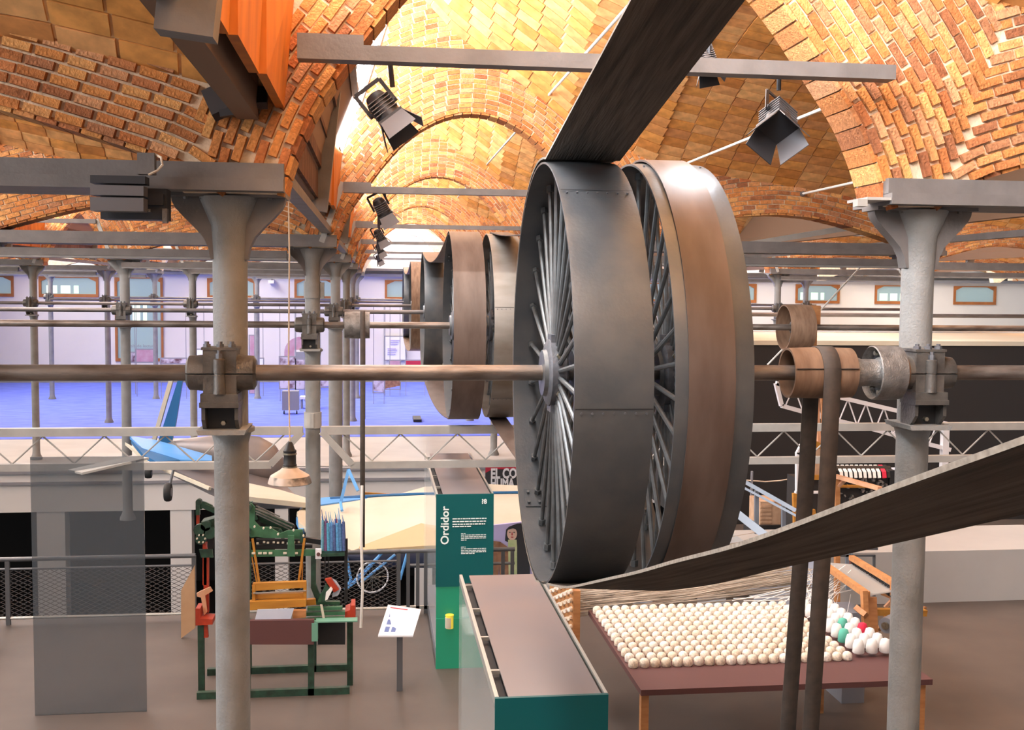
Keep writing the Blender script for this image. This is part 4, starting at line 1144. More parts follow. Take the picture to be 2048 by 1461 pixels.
sheet('picture_panel', [(770, 735), (800, 735), (800, 772), (770, 778)], 43, .03, M['brownprint'], 'dark red picture panel right of the tilted one', 'panel', gp)
sheet('picture_panel', [(248, 706), (270, 706), (270, 724), (248, 724)], 44, .03, M['photo'], 'small pink and white picture panel at the left edge above the shaft', 'panel', gp)
sheet('picture_panel', [(273, 700), (312, 700), (312, 724), (273, 724)], 43, .03, M['pinkp'], 'wide pink picture panel near the far glass door', 'panel', gp)
sheet('picture_panel', [(322, 718), (372, 718), (372, 727), (322, 727)], 42, .03, M['photo'], 'low white picture panel left of the nearest bearing', 'panel', gp)
sheet('picture_panel', [(388, 700), (408, 700), (408, 712), (388, 712)], 42, .03, M['paper'], 'small white screen panel just left of the nearest column', 'panel', gp)
sheet('picture_panel', [(509, 718), (526, 718), (526, 730), (509, 730)], 43, .03, M['paper'], 'small white framed panel right of the nearest bearing', 'panel', gp)
sheet('picture_panel', [(780, 722), (800, 722), (800, 733), (780, 733)], 43, .03, M['pinkp'], 'small pink panel below the white wall notice', 'panel', gp)
sheet('picture_panel', [(812, 722), (850, 722), (850, 734), (812, 734)], 43, .03, M['posterred'], 'red strip panel between the far wheels and the wall notice', 'panel', gp)
q = sheet('wall_notice', [(770, 674), (809, 674), (811, 720), (770, 720)], 49.3, .05, M['paper'], 'white notice sheet on the far wall left of the far wheels', 'notice', None, False)
n_ = MB()
for r, (y, x0_, x1_) in enumerate(((680, 781, 799), (684, 781, 797), (688, 781, 795), (697, 775, 792), (700, 775, 794), (704, 775, 792), (708, 775, 790))): pxbox(n_, x0_, y, x1_, y+1.6, 49.27, .02)
O('printed_line', n_, M['lilac'], q)
q = thing('arch_display', (at(600, 720, Y=46).x, 46, 0), 'round purple exhibition arch with a dark screen, behind the second column', 'display')
cc = at(602, 705, Y=46)
arc_ = [(cc.x+.66*math.cos(PI*i/16), cc.z+.62*math.sin(PI*i/16)) for i in range(17)]
O('arch_panel', MB().prism(arc_+[(cc.x-.66, 0), (cc.x+.66, 0)], 46, 46.15), M['pinkp'], q)
O('inner_board', MB().rng(cc.x-.25, cc.x+.6, 45.9, 45.98, cc.z-1.0, cc.z+.1), M['white'], q)
O('screen', MB().rng(cc.x-.18, cc.x+.45, 45.84, 45.89, cc.z-.55, cc.z+.02), M['grey'], q)
q = thing('trolley', (at(582, 826, Y=37).x, 36.8, 0), 'grey trolley cabinet on black castors on the blue floor', 'cabinet')
a, b = at(565, 782, Y=37), at(598, 823, Y=37)
O('body', MB().rng(a.x, b.x, 36.8, 37.2, .14, a.z), M['grey'], q)
for x in (a.x+.06, b.x-.06): O('castor', MB().cyl((x-.02, 36.85, .06), (x+.02, 36.85, .06), .055, n=12).rng(x-.01, x+.01, 36.84, 36.86, .06, .15), M['rubber'], q)
q = thing('bench', (-2.5, 38.5, 0), 'low white bench behind the grey trolley on the blue floor', 'bench')
a, b = at(600, 786, Y=38.5), at(640, 790, Y=38.5)
O('seat', MB().rng(a.x, b.x, 38.4, 38.9, .34, .42), M['white'], q)
for x in (a.x+.05, b.x-.05): O('leg', MB().rng(x-.03, x+.03, 38.5, 38.8, 0, .34), M['grey'], q)
q = O('floor_socket', MB().rng(at(826, 842, Z=0).x, at(842, 842, Z=0).x, at(834, 846, Z=0).y, at(834, 838, Z=0).y, .01, .10), M['black']); tag(q, 'small black box on the blue floor near its front edge', 'box')
q = thing('security_camera', (-6, 49, E-.1), 'small white camera on the far wall between two windows', 'camera')
p = at(543, 564, Y=49.2); O('body', MB().rng(p.x-.12, p.x+.12, 49.0, 49.4, p.z-.07, p.z+.07), M['white'], q); O('arm', MB().rng(p.x-.03, p.x+.03, 49.38, 49.45, p.z, p.z+.12), M['grey'], q)
# words on the far glass door
def text(body, loc, size, m, parent, rot=(PI/2, 0, 0), ext=.002, name='lettering', align='LEFT', bold=0, sx=1):
    cu = bpy.data.curves.new('lettering', 'FONT'); cu.body = body; cu.size = size; cu.extrude = ext; cu.align_x = align; cu.offset = bold; cu.resolution_u = 3
    o = bpy.data.objects.new('tmp', cu); COL.objects.link(o)
    bpy.context.view_layer.update(); dg = bpy.context.evaluated_depsgraph_get()
    me = bpy.data.meshes.new_from_object(o.evaluated_get(dg)); bpy.data.objects.remove(o)
    me.materials.clear(); me.materials.append(m)
    T = Matrix.Translation(Vector(loc)) @ Matrix.Rotation(rot[2], 4, 'Z') @ Matrix.Rotation(rot[1], 4, 'Y') @ Matrix.Rotation(rot[0], 4, 'X') @ Matrix.Diagonal((sx, 1, 1, 1))
    me.transform(T)
    if parent is not None: me.transform(Matrix.Translation(-BASE[parent.name]))
    ob = bpy.data.objects.new(name, me); COL.objects.link(ob)
    if parent is not None: ob.parent = parent
    return ob
p = at(257, 695, Y=49.35)
q = text('Sala de lectura', (p.x, 49.36, p.z), .19, M['grey'], None); q.name = 'door_lettering'; tag(q, 'small grey lettering on the far glass door at left', 'lettering')
# poster of the far left banner
sheet('banner', [(500, 672), (511, 672), (511, 787), (500, 787)], 44, .03, M['pinkp'], 'narrow pink banner just right of the nearest column', 'banner', None, False)

# ---- poster EL COS HUMÀ and the big printed banner of a woman
Yp = 24.0
q = thing('poster', (at(970, 930, Y=Yp).x, Yp, 0), 'black and red poster reading EL COS HUMÀ, left edge of the nearest wheel', 'poster')
a, b = at(971, 931, Y=Yp), at(1120, 1000, Y=Yp)
O('panel', MB().rng(a.x, b.x, Yp, Yp+.05, b.z, a.z), M['poster'], q)
O('red_band', MB().prism([(a.x, a.z), (b.x, a.z), (b.x, a.z-.09), (a.x+.14, a.z-.09), (a.x, a.z-.17)], Yp-.01, Yp-.001), M['posterred'], q)
text('EL COS', (at(981, 960, Y=Yp).x, Yp-.01, at(981, 957, Y=Yp).z), .30, M['white'], q, bold=.012, sx=.68)
text('HUMÀ', (at(981, 960, Y=Yp).x, Yp-.01, at(981, 975, Y=Yp).z), .26, M['white'], q, bold=.010, sx=.68)
O('stand', MB().rng(a.x+.3, a.x+.36, Yp+.05, Yp+.1, -4, b.z).rng(b.x-.4, b.x-.34, Yp+.05, Yp+.1, -4, b.z), M['grey'], q)
Yp = 16.0
q = thing('printed_banner', (at(990, 1055, Y=Yp).x, Yp, 0), 'printed banner of a pale woman with black hair beside the teal case', 'banner')
def pz(pts, Yy, m, nm, th=.004): return O(nm, MB().prism([(at(x, y, Y=Yp).x, at(x, y, Y=Yp).z) for x, y in pts], Yy-th, Yy), m, q)
pz([(983, 1052), (1090, 1040), (1090, 1262), (983, 1262)], Yp+.06, M['lilac'], 'sheet', .05)
pz([(1012, 1060), (1018, 1054), (1034, 1048), (1060, 1046), (1060, 1180), (1034, 1150), (1034, 1095), (1010, 1082)], Yp, M['poster'], 'printed_hair')
el = [(1024+10*math.cos(2*PI*i/20), 1068+13*math.sin(2*PI*i/20)) for i in range(20)]
pz(el, Yp-.006, M['skin'], 'printed_face')
pz([(1015, 1060), (1017, 1055), (1026, 1053), (1034, 1056), (1034, 1060), (1026, 1057)], Yp-.012, M['poster'], 'printed_fringe')
for x in (1019.5, 1028): pz([(x-2.2, 1065), (x, 1063.6), (x+2.2, 1065), (x, 1066.2)], Yp-.012, M['poster'], 'printed_eye')
pz([(1023.2, 1065), (1024.6, 1065), (1025.4, 1071), (1022.6, 1071)], Yp-.012, M['lips'], 'printed_nose', .001)
pz([(1020.5, 1074.5), (1024, 1073.3), (1027.5, 1074.5), (1024, 1076.2)], Yp-.012, M['lips'], 'printed_mouth')
pz([(1016, 1080), (1033, 1080), (1034, 1092), (1034, 1150), (1012, 1150), (1016, 1100)], Yp-.003, M['greenprint'], 'printed_neck')
pz([(986, 1082), (1000, 1084), (1016, 1095), (1017, 1150), (1012, 1262), (1002, 1262), (998, 1130), (990, 1262), (985, 1262)], Yp-.005, M['brownprint'], 'printed_jacket')

# ---- teal display cases
def case(Y0, Y1_, label, front=True):
    x0, x1 = .635, 1.255; zt = E-2.2
    t = thing('display_case', ((x0+x1)/2, Y0, 0), label, 'display case')
    O('top_sheet', MB().rng(x0+.075, x1-.035, Y0+.01, Y1_-.01, zt-.012, zt), M['boxtop'], t)
    O('inner_shelf', MB().rng(x0+.04, x1-.04, Y0+.03, Y1_-.05, zt-.075, zt-.05), M['darkroom'], t)
    O('back_panel', MB().rng(x0+.02, x1-.02, Y1_-.03, Y1_-.01, 0, zt-.06), M['glassy'], t)
    O('base', MB().rng(x0+.02, x1-.02, Y0+.03, Y1_-.03, 0, .12), M['grey'], t)
    for a, b in ((x0, x0+.022), (x1-.018, x1)): O('edge_frame', MB().rng(a, b, Y0+.01, Y1_, zt-.05, zt+.006), M['chrome'], t)
    O('side_panel', MB().rng(x0, x0+.02, Y0+.012, Y1_, 0, zt-.05), M['glassy'], t); O('side_panel', MB().rng(x1-.02, x1, Y0+.012, Y1_, 0, zt-.05), M['glassy'], t)
    for f in (.18, .42, .66, .9): O('cross_tie', MB().rng(x0+.02, x0+.076, Y0+(Y1_-Y0)*f-.012, Y0+(Y1_-Y0)*f+.012, zt-.03, zt-.006), M['chrome'], t)
    O('front_panel', MB().rng(x0, x1, Y0-.012, Y0+.012, .9 if front else 0, zt+.004), M['teal'], t)
    return t
YF = 11.95
t = case(YF, 15.0, 'teal display case with the sign Ordidor, left of the nearest wheel')
case(5.9, 8.53, 'brown topped display case at the bottom, in front of the teal sign', False)
yf = YF-.016
def q_(px, py): p = at(px, py, Y=yf); return p.x, p.z
x_, z_ = q_(897, 1090); o = text('Ordidor', (x_, yf, z_), .122, M['print'], t, rot=(PI/2, -PI/2, 0), bold=.002)
x_, z_ = q_(963, 1008); text('?8', (x_, yf, z_), .07, M['print'], t, bold=.002)
ln = MB()
def line(px0, px1, py, h):
    a, b = at(px0, py, Y=yf), at(px1, py, Y=yf); x = a.x
    while x < b.x-.004:
        w1 = min(random.uniform(.012, .05), b.x-x); ln.rng(x, x+w1, yf-.002, yf, a.z-h/2, a.z+h/2); x += w1+.006
for py, x1_ in ((1038.5, 973), (1044, 972), (1049.5, 972), (1054, 942)): line(905, x1_, py, .012)
for py, x1_ in ((1068, 931), (1071, 972), (1074.5, 972), (1077.5, 972), (1081, 933)): line(922, x1_, py, .007)
for py, x1_ in ((1095, 931), (1098.5, 972), (1102, 972), (1105, 972), (1108, 949)): line(922, x1_, py, .008)
O('printed_text', ln, M['print'], t, kind='stuff')
# lit niche with yellow spool
a, b = at(870, 1200, Y=YF), at(985, 1290, Y=YF)
O('lit_niche', MB().rng(.64, 1.25, YF+.01, YF+.03, .55, .9).rng(.64, 1.25, YF-.012, YF+.03, .0, .45).rng(.64, 1.25, YF-.012, YF+.02, .45, .55), M['teal2'], t)
p = at(899, 1243, Y=YF-.05)
q = thing('yellow_spool', (p.x, YF-.05, p.z-.08), 'small yellow and white yarn spool glowing at the foot of the teal sign', 'spool')
O('yarn', MB().cyl((p.x, YF-.055, p.z-.075), (p.x, YF-.055, p.z+.06), .042, n=20), M['yellow'], q)
O('label_band', MB().cyl((p.x-.006, YF-.058, p.z-.07), (p.x-.006, YF-.058, p.z+.045), .042, n=20), M['cream'], q)
O('top_ring', MB().lathe([(p.z+.06, .046), (p.z+.072, .046)], (p.x, YF-.055, 0), 'z', 20), M['yellow'], q)
# reading stand with a white sheet of blue squares
Yq = 11.2
q = thing('reading_stand', (at(800, 1262, Y=Yq).x, Yq, 0), 'white tilted information sheet with blue squares beside the teal sign', 'sign')
A_ = [at(776, 1210, Y=Yq+.25), at(842, 1219, Y=Yq+.25), at(826, 1272, Y=Yq-.05), at(756, 1272, Y=Yq-.05)]
sl = MB().add(A_+[p-Vector((0, 0, .015)) for p in A_], [(0,1,2,3),(7,6,5,4),(0,4,5,1),(1,5,6,2),(2,6,7,3),(3,7,4,0)])
O('sheet', sl, M['paper'], q)
def uv(u, v): return A_[0].lerp(A_[1], u).lerp(A_[3].lerp(A_[2], u), v)+Vector((0, -.001, .004))
sq = MB()
for i in range(2):
    for j in range(3):
        u, v = .14+i*.19, .24+j*.24; sq.add([uv(u, v), uv(u+.13, v), uv(u+.13, v+.17), uv(u, v+.17)], [(0,1,2,3)])
O('blue_square', sq, M['blueprint'], q)
tx = MB()
for v in (.08,): tx.add([uv(.10, v), uv(.62, v), uv(.62, v+.035), uv(.10, v+.035)], [(0,1,2,3)])
O('title_line', tx, M['posterred'], q)
O('grey_text', MB().add([uv(.55, .36), uv(.9, .36), uv(.9, .48), uv(.55, .48)], [(0,1,2,3)]).add([uv(.55, .58), uv(.86, .58), uv(.86, .68), uv(.55, .68)], [(0,1,2,3)]), M['cloth'], q)
O('post', MB().rng(at(800, 1262, Y=Yq).x-.03, at(800, 1262, Y=Yq).x+.03, Yq+.1, Yq+.16, 0, at(800, 1250, Y=Yq).z-.03), M['steelp'], q)

# ================================================================= GREEN AND RED JACQUARD LOOM (lower left)
LY = 11.5
Lm = thing('ribbon_loom', (at(540, 1262, Y=LY).x, LY, 0), 'green and red iron loom with amber wooden batten, behind the nearest left column', 'loom')
def P(px, py, dy=0): return at(px, py, Y=LY+dy)
def bars(name, segs, m, wd, th, parent=None, dy=0, sm=30):
    b = MB()
    for s in segs:
        (x0, y0), (x1, y1) = s[0], s[1]; d = s[2] if len(s) > 2 else dy; w1 = s[3] if len(s) > 3 else wd
        b.bar(at(x0, y0, Y=LY+d), at(x1, y1, Y=LY+d), w1, th)
    return O(name, b, m, parent or Lm, sm)
def plate(name, pts, m, dy=0, th=.03, parent=None):
    q = [at(x, y, Y=LY+dy) for x, y in pts]; return O(name, MB().prism([(p.x, p.z) for p in q], LY+dy, LY+dy+th), m, parent or Lm)
def blob(mb, px, py, r, dy=0, th=.04): p = at(px, py, Y=LY+dy); return mb.cyl((p.x, p.y-th/2, p.z), (p.x, p.y+th/2, p.z), r, n=12)
# dobby head: cast green side frames
for dy in (0, .55):
    plate('side_frame', [(490, 1012), (503, 1008), (510, 1015), (509, 1043), (520, 1055), (540, 1056), (560, 1068), (575, 1062), (605, 1060), (606, 1079), (570, 1077), (530, 1077), (512, 1074), (502, 1076), (490, 1062)], M['green'], dy)
plate('cross_casting', [(420, 1040), (440, 1033), (470, 1045), (495, 1060), (495, 1080), (455, 1072), (425, 1062)], M['dkgreen'], .1)
plate('cross_casting', [(392, 1060), (402, 1045), (428, 1038), (432, 1052), (420, 1072), (408, 1085), (396, 1078)], M['dkgreen'], .05, .2)
plate('lever', [(392, 1010), (398, 1002), (410, 1005), (425, 1012), (425, 1020), (408, 1016), (402, 1020)], M['dkgreen'], .1)
bars('dark_link', [((396, 1005), (396, 1030), .1, .04), ((408, 1012), (450, 1030), .1, .05), ((440, 1030), (500, 1055), .1, .05), ((500, 1005), (512, 1040), .3, .05), ((512, 1022), (585, 1055), .3, .06), ((515, 1035), (575, 1062), .4, .06), ((530, 1060), (560, 1065), .3, .08)], M['dkgreen'], .05, .05)
bars('harness_rod', [((511, 1018), (588, 1050), .2), ((511, 1023), (584, 1056), .24), ((512, 1028), (580, 1060), .28), ((512, 1012), (560, 1034), .3)], M['oldiron'], .012, .012)
for x, y, r in ((398, 1004, .03), (402, 1078, .055), (400, 1060, .06), (412, 1052, .05), (420, 1066, .06), (497, 1016, .035), (496, 1063, .03)): O('gear_wheel', blob(MB(), x, y, r, -.03, .06), M['dkgreen'], Lm, 40)
plate('harness_box', [(516, 1022), (590, 1052), (590, 1064), (520, 1060)], M['darkroom'], .45)
plate('harness_box', [(512, 1079), (606, 1079), (606, 1099), (512, 1099)], M['darkroom'], .3)
plate('dark_cheek', [(498, 1004), (515, 1010), (520, 1052), (500, 1056)], M['darkroom'], .3)
plate('dark_cheek', [(394, 1064), (425, 1056), (427, 1098), (408, 1098)], M['darkroom'], .3)
for x, dy in ((402, 0), (494, -.2), (622, -.2), (700, .05), (497, .5), (627, .5)):
    p = at(x, 1238, Y=LY+dy); O('leg', MB().rng(p.x-.03, p.x+.03, LY+dy-.03, LY+dy+.03, 0, p.z), M['dkgreen'], Lm)
for dy in (-.2, .5): p, q = at(400, 1330, Y=LY), at(700, 1330, Y=LY); O('floor_rail', MB().rng(p.x, q.x, LY+dy-.03, LY+dy+.03, 0, .07), M['dkgreen'], Lm)
nb = MB()
for i in range(6):
    g = i*PI/3; blob(nb, 402+8*math.cos(g), 1078+8*math.sin(g), .009, -.08, .02)
for x, y in ((401, 1003), (496, 1062), (509, 1054), (527, 1057), (541, 1056), (587, 1061), (607, 1072), (556, 1069)): blob(nb, x, y, .010, -.04, .03)
O('bright_nut', nb, M['cream'], Lm, kind='stuff')
# hook rail with cream healds
bars('dark_bar', [((515, 1082), (605, 1082), .1, .035), ((515, 1093), (625, 1093), .1, .03), ((600, 1078), (645, 1085), .1, .05)], M['black'], .03, .05)
sl_m = MB()
for i in range(9): sl_m.box(at(517+i*10+random.uniform(-2, 2), 1087+random.uniform(-3, 1), Y=LY+.05), (.022, .02, .016))
for i, x in enumerate((507, 520, 530, 541, 570, 592)): sl_m.box(at(x, 1107, Y=LY-.04), (.035, .02, .018))
O('pale_hook', sl_m, M['cream'], Lm, kind='stuff')
plate('long_rail', [(398, 1100), (425, 1100), (426, 1116), (402, 1116)], M['dkgreen'], -.05)
plate('long_rail', [(488, 1102), (648, 1100), (648, 1112), (488, 1115)], M['green'], -.02)
bars('green_post', [((497, 1085), (497, 1210), 0, .05), ((560, 1060), (568, 1085), .2, .03)], M['dkgreen'], .05, .05)
plate('motor_plate', [(576, 1072), (588, 1072), (590, 1114), (574, 1114)], M['green'], -.06)
bars('green_post', [((627, 1112), (627, 1175), 0, .05), ((627, 1172), (640, 1205), 0, .06), ((603, 1065), (603, 1085), 0, .03)], M['dkgreen'], .05, .05)
plate('curved_bracket', [(635, 1205), (640, 1190), (650, 1178), (656, 1165), (660, 1172), (655, 1195), (650, 1206)], M['green'], -.05)
sb = thing('switch_box', P(637, 1110, -.1), 'small white switch box with a brown knob on the green loom', 'switch')
p = P(637, 1108, -.1); O('body', MB().box(p, (.06, .04, .10)), M['white'], sb)
O('knob', MB().cyl((p.x, p.y-.02, p.z), (p.x, p.y-.04, p.z), .018, n=12), M['wine'], sb)
# red uprights and base
bars('red_post', [((410, 1085), (410, 1170), .1, .04), ((408, 1085), (412, 1100), 0, .03), ((413, 1110), (413, 1225), .1, .05)], M['red'], .04, .05)
bars('red_post', [((396, 1030), (396, 1060), .15, .03)], M['red'], .03, .03)
plate('red_bracket', [(393, 1188), (400, 1184), (420, 1175), (425, 1183), (410, 1192), (414, 1225), (408, 1232), (402, 1196), (394, 1194)], M['peach'], 0)
plate('red_foot', [(391, 1218), (400, 1218), (400, 1238), (425, 1240), (425, 1250), (391, 1252)], M['red'], -.1, .2)
bars('red_post', [((410, 1248), (412, 1275), 0, .05)], M['red'], .04, .05)
plate('red_foot', [(690, 1225), (700, 1221), (702, 1212), (710, 1212), (711, 1238), (690, 1238)], M['red'], -.1, .25)
# batten: amber wooden beam frame hung on amber swords
plate('batten_rail', [(505, 1168), (612, 1164), (613, 1176), (505, 1183)], M['amber'], -.15, .06)
plate('batten_rail', [(506, 1190), (612, 1187), (612, 1196), (506, 1199)], M['amber'], -.12, .06)
plate('race_board', [(488, 1210), (500, 1205), (612, 1200), (612, 1214), (488, 1222)], M['amber'], -.2, .09)
bars('batten_end', [((508, 1170), (508, 1208), -.13, .03), ((610, 1166), (610, 1204), -.13, .03)], M['amber'], .03, .05)
bars('sword', [((505, 1078), (519, 1170), -.02, .022), ((609, 1078), (597, 1166), -.02, .022), ((500, 1095), (514, 1168), 0, .012), ((606, 1085), (604, 1168), 0, .012)], M['amber'], .02, .025)
bars('steel_rod', [((506, 1187), (612, 1182), -.16, .01)], M['chrome'], .01, .01)
rd = MB()
for i in range(34): rd.bar(at(512+i*2.9, 1201, Y=LY-.14), at(512+i*2.9, 1208, Y=LY-.14), .004, .003)
O('reed', rd, M['nut'], Lm, kind='stuff')
plate('woven_cloth', [(515, 1220), (588, 1218), (580, 1243), (509, 1243)], M['cloth'], -.3, .01)
plate('breast_beam', [(487, 1243), (628, 1241), (628, 1290), (487, 1290)], M['wine'], -.35, .06)
plate('copper_roll', [(585, 1222), (612, 1222), (612, 1236), (585, 1238)], M['orange'], -.25, .06)
# right end drive with green shelves
bars('drive_bar', [((612, 1206), (680, 1206), 0, .03), ((615, 1218), (685, 1216), -.1, .03), ((612, 1228), (690, 1226), -.1, .035), ((600, 1240), (688, 1236), -.15, .02)], M['green'], .03, .06)
bars('drive_bar', [((632, 1242), (715, 1240), -.3, .012), ((630, 1244), (630, 1280), -.3, .06)], M['mint'], .02, .12)
plate('dark_gearbox', [(636, 1246), (690, 1246), (690, 1290), (636, 1290)], M['black'], -.1, .1)
bars('amber_block', [((612, 1205), (632, 1203), -.02, .06)], M['amber'], .05, .06)
plate('white_tag', [(640, 1210), (645, 1210), (650, 1237), (645, 1238)], M['cream'], -.2, .005)
q = thing('cloth_bundle', P(660, 1175), 'crumpled red, green and white cloth over the right end of the green loom', 'cloth')
for nm, pts, m, dy in (('red_fold', [(650, 1160), (662, 1158), (678, 1180), (668, 1186), (656, 1170)], M['red'], -.1), ('green_fold', [(645, 1185), (652, 1168), (660, 1180), (650, 1205), (642, 1205)], M['dkgreen'], -.12),
                      ('white_fold', [(652, 1186), (662, 1176), (665, 1180), (655, 1200), (650, 1202)], M['whiteyarn'], -.14), ('blue_fold', [(660, 1158), (672, 1165), (682, 1180), (676, 1192), (664, 1195), (668, 1182)], M['cloth'], -.06)):
    pp = [at(x, y, Y=LY+dy) for x, y in pts]; O(nm, MB().prism([(p.x, p.z) for p in pp], LY+dy, LY+dy+.06), m, q)
# blue yarn hanks on a stand
q = thing('yarn_stand', P(672, 1105), 'stand of upright blue yarn hanks right of the green loom', 'yarn stand')
O('tray', MB().bar(P(643, 1106), P(690, 1104), .03, .25), M['dkgreen'], q)
O('post', MB().bar(P(692, 1078), P(692, 1205), .035, .035).bar(P(650, 1106), P(650, 1165), .012, .02).bar(P(657, 1106), P(657, 1165), .012, .02), M['black'], q)
for i in range(8):
    for j in range(2):
        x = 645+i*6.1+j*2
        hb = MB(); p0 = at(x, 1102, Y=LY-.08+j*.15); p1 = at(x+random.uniform(-3, 1), 1045+random.uniform(-8, 6), Y=LY-.08+j*.15)
        hb.cyl(p0, p1, .018, .015, n=8); hb.cyl(p1, p1+Vector((-.012, 0, random.uniform(.05, .12))), .007, .002, n=6)
        O('yarn_hank', hb, M['blueyarn'], q)

# ================================================================= WARPING CREEL WITH CREAM BOBBINS (bottom right)
zb = E-3.03
C_ = thing('bobbin_creel', (2.2, 9.6, 0), 'wooden creel frame with a brown post and perforated side below the large wheels', 'creel')
pA, pB = at(1152, 1182, Y=10.3), at(1152, 1262, Y=10.3)
O('corner_post', MB().rng(at(1146, 1200, Y=10.3).x, at(1160, 1200, Y=10.3).x, 10.28, 10.36, 0, pA.z), M['orange'], C_)
# perforated side board running back along the left
xs0 = at(1146, 1200, Y=10.3).x
sd = MB()
zt_ = at(1130, 1165, Y=10.4).z
O('side_board', MB().add([(xs0, 10.3, .3), (at(1100, 1185, Y=10.9).x, 10.9, .3), (at(1100, 1180, Y=10.9).x, 10.9, zt_), (xs0, 10.3, zt_-.03),
                          (xs0, 10.33, .3), (at(1100, 1185, Y=10.9).x, 10.93, .3), (at(1100, 1180, Y=10.9).x, 10.93, zt_), (xs0, 10.33, zt_-.03)],
                         [(0,1,2,3),(7,6,5,4),(0,4,5,1),(1,5,6,2),(2,6,7,3),(3,7,4,0)]), M['orange'], C_)
hd = MB()
xe = at(1100, 1185, Y=10.9).x
for i in range(6):
    for j in range(9):
        u = .08+i*.165; z = zt_-.07-j*.085; p = Vector((xs0+(xe-xs0)*u, 10.3+.6*u-.02, z-(.04 if i % 2 else 0))); hd.cyl(p, p+Vector((-.035, -.035, 0)), .026, .018, n=8)
O('side_bobbin', hd, M['yarn'], C_, kind='stuff')
O('bed', MB().rng(2.0, 4.35, 8.2, 10.36, zb-.05, zb-.005), M['wine'], C_)  # dark bed colour stands for the shadow between the bobbins
for x, y in ((2.05, 8.3), (4.3, 8.3), (4.3, 10.3)): O('leg', MB().rng(x-.03, x+.03, y-.03, y+.03, 0, zb-.05), M['orange'], C_)
bb = MB().lathe([(0, .034), (.006, .040), (.040, .040), (.056, .034), (.066, .022), (.070, .012)], (0, 0, 0), 'z', 14)
yarn_me = bb.mesh('yarn_bobbin', M['yarn'], 50)
bw = MB().lathe([(0, .040), (.01, .050), (.07, .046), (.11, .034), (.12, .012)], (0, 0, 0), 'z', 14)
white_me = bw.mesh('yarn_bobbin', M['whiteyarn'], 50); green_me = bw.mesh('yarn_bobbin', M['greenyarn'], 50); red_me = bw.mesh('yarn_bobbin', M['redyarn'], 50)
n = 0
for r in range(12):
    for k in range(21):
        x = 2.06+k*.0905; y = 10.24-r*.138
        if x > 3.92: continue
        o = link('yarn_bobbin', yarn_me, (x, y, zb-.005)); o.rotation_euler = (random.uniform(-.06, .06), random.uniform(-.06, .06), random.uniform(0, 6))
        tag(o, 'cream yarn bobbin in the dense rows of the creel below the large wheels', 'bobbin', 'cream bobbins on the creel')
for r in range(9):
    for k in range(3):
        x = 4.0+k*.118; y = 10.0-r*.15; me = white_me; lab = 'white yarn bobbin of the larger kind at the right end of the creel'
        if (r, k) in ((4, 1), (6, 0)): me = green_me; lab = 'green yarn bobbin %s at the right end of the creel' % ('behind' if r == 4 else 'in front of the others')
        if (r, k) == (5, 2): me = red_me; lab = 'red yarn bobbin at the right end of the creel'
        o = link('yarn_bobbin', me, (x, y, zb+.02)); tag(o, lab, 'bobbin', None if me != white_me else 'white bobbins on the creel')
th = MB()
for i in range(260):
    y = 10.3+random.uniform(0, 1.6); z = E-2.99+random.uniform(-.09, .07)
    a = Vector((xs0+.02, y, z-random.uniform(0, .05))); b = Vector((4.25+random.uniform(-.1, .2), y+.3, z+random.uniform(-.03, .22)))
    m_ = (a+b)/2-Vector((0, 0, random.uniform(0, .05))); th.tube([a, m_, b], .0042, 3)
q = O('warp_threads', th, M['thread']); tag(q, 'sheet of fine grey-brown warp threads stretched behind the cream bobbins', 'threads', None, 'stuff')
th = MB()
for i in range(46):
    a = Vector((3.3+random.uniform(0, 1.0), 9.3+random.uniform(0, 1.0), E-2.93)); b = at(1600+random.uniform(0, 110), 1130+random.uniform(0, 60), Y=10.9)
    th.tube([a, (a+b)/2-Vector((0, 0, .05)), b], .0032, 3)
q = O('warp_threads', th, M['whiteyarn']); tag(q, 'pale yarns rising from the white bobbins to the wooden bar', 'threads', None, 'stuff')
# pale sheets on the floor behind the threads
for k, (pts, Y, m, lab, nm) in enumerate((([(1478, 1130), (1640, 1090), (1640, 1200), (1600, 1215), (1515, 1215)], 12.6, 'cloth', 'large pale blue sheet behind the warp threads right of the wheels', 'pale_sheet'),
                                  ([(1268, 1178), (1305, 1178), (1305, 1218), (1266, 1218)], 12.4, 'cloth', 'small pale panel behind the threads below the second wheel', 'pale_sheet'),
                                  ([(1240, 1182), (1250, 1182), (1250, 1216), (1240, 1216)], 12.4, 'cloth', 'narrow pale strip behind the threads below the nearest wheel', 'pale_strip'))):
    pp = [at(x, y, Y=Y) for x, y in pts]; q = thing(nm, (pp[0].x, Y, 0), lab, 'panel')
    O('sheet', MB().prism([(p.x, p.z) for p in pp], Y, Y+.03), M[m], q)
    zm = min(p.z for p in pp); xm = sum(p.x for p in pp)/len(pp); O('stand', MB().rng(xm-.03, xm+.03, Y+.03, Y+.08, 0, zm+.1), M['steelp'], q)
q = thing('grid_panel', (at(1396, 1170, Y=12.5).x, 12.5, 0), 'white panel printed with a dark blue grid, between the threads', 'panel')
pp = [at(x, y, Y=12.5) for x, y in ((1396, 1160), (1452, 1155), (1452, 1222), (1396, 1222))]
O('sheet', MB().prism([(p.x, p.z) for p in pp], 12.5, 12.53), M['paper'], q)
gl_ = MB()
for i in range(7):
    for j in range(4): 
        if i*8+1396 < 1445: pxbox(gl_, 1399+i*8, 1163+j*8, 1404+i*8, 1168+j*8, 12.485, .01)
O('printed_grid', gl_, M['blueprint'], q)
O('stand', MB().rng(pp[0].x+.1, pp[0].x+.15, 12.53, 12.58, 0, 1.0), M['steelp'], q)

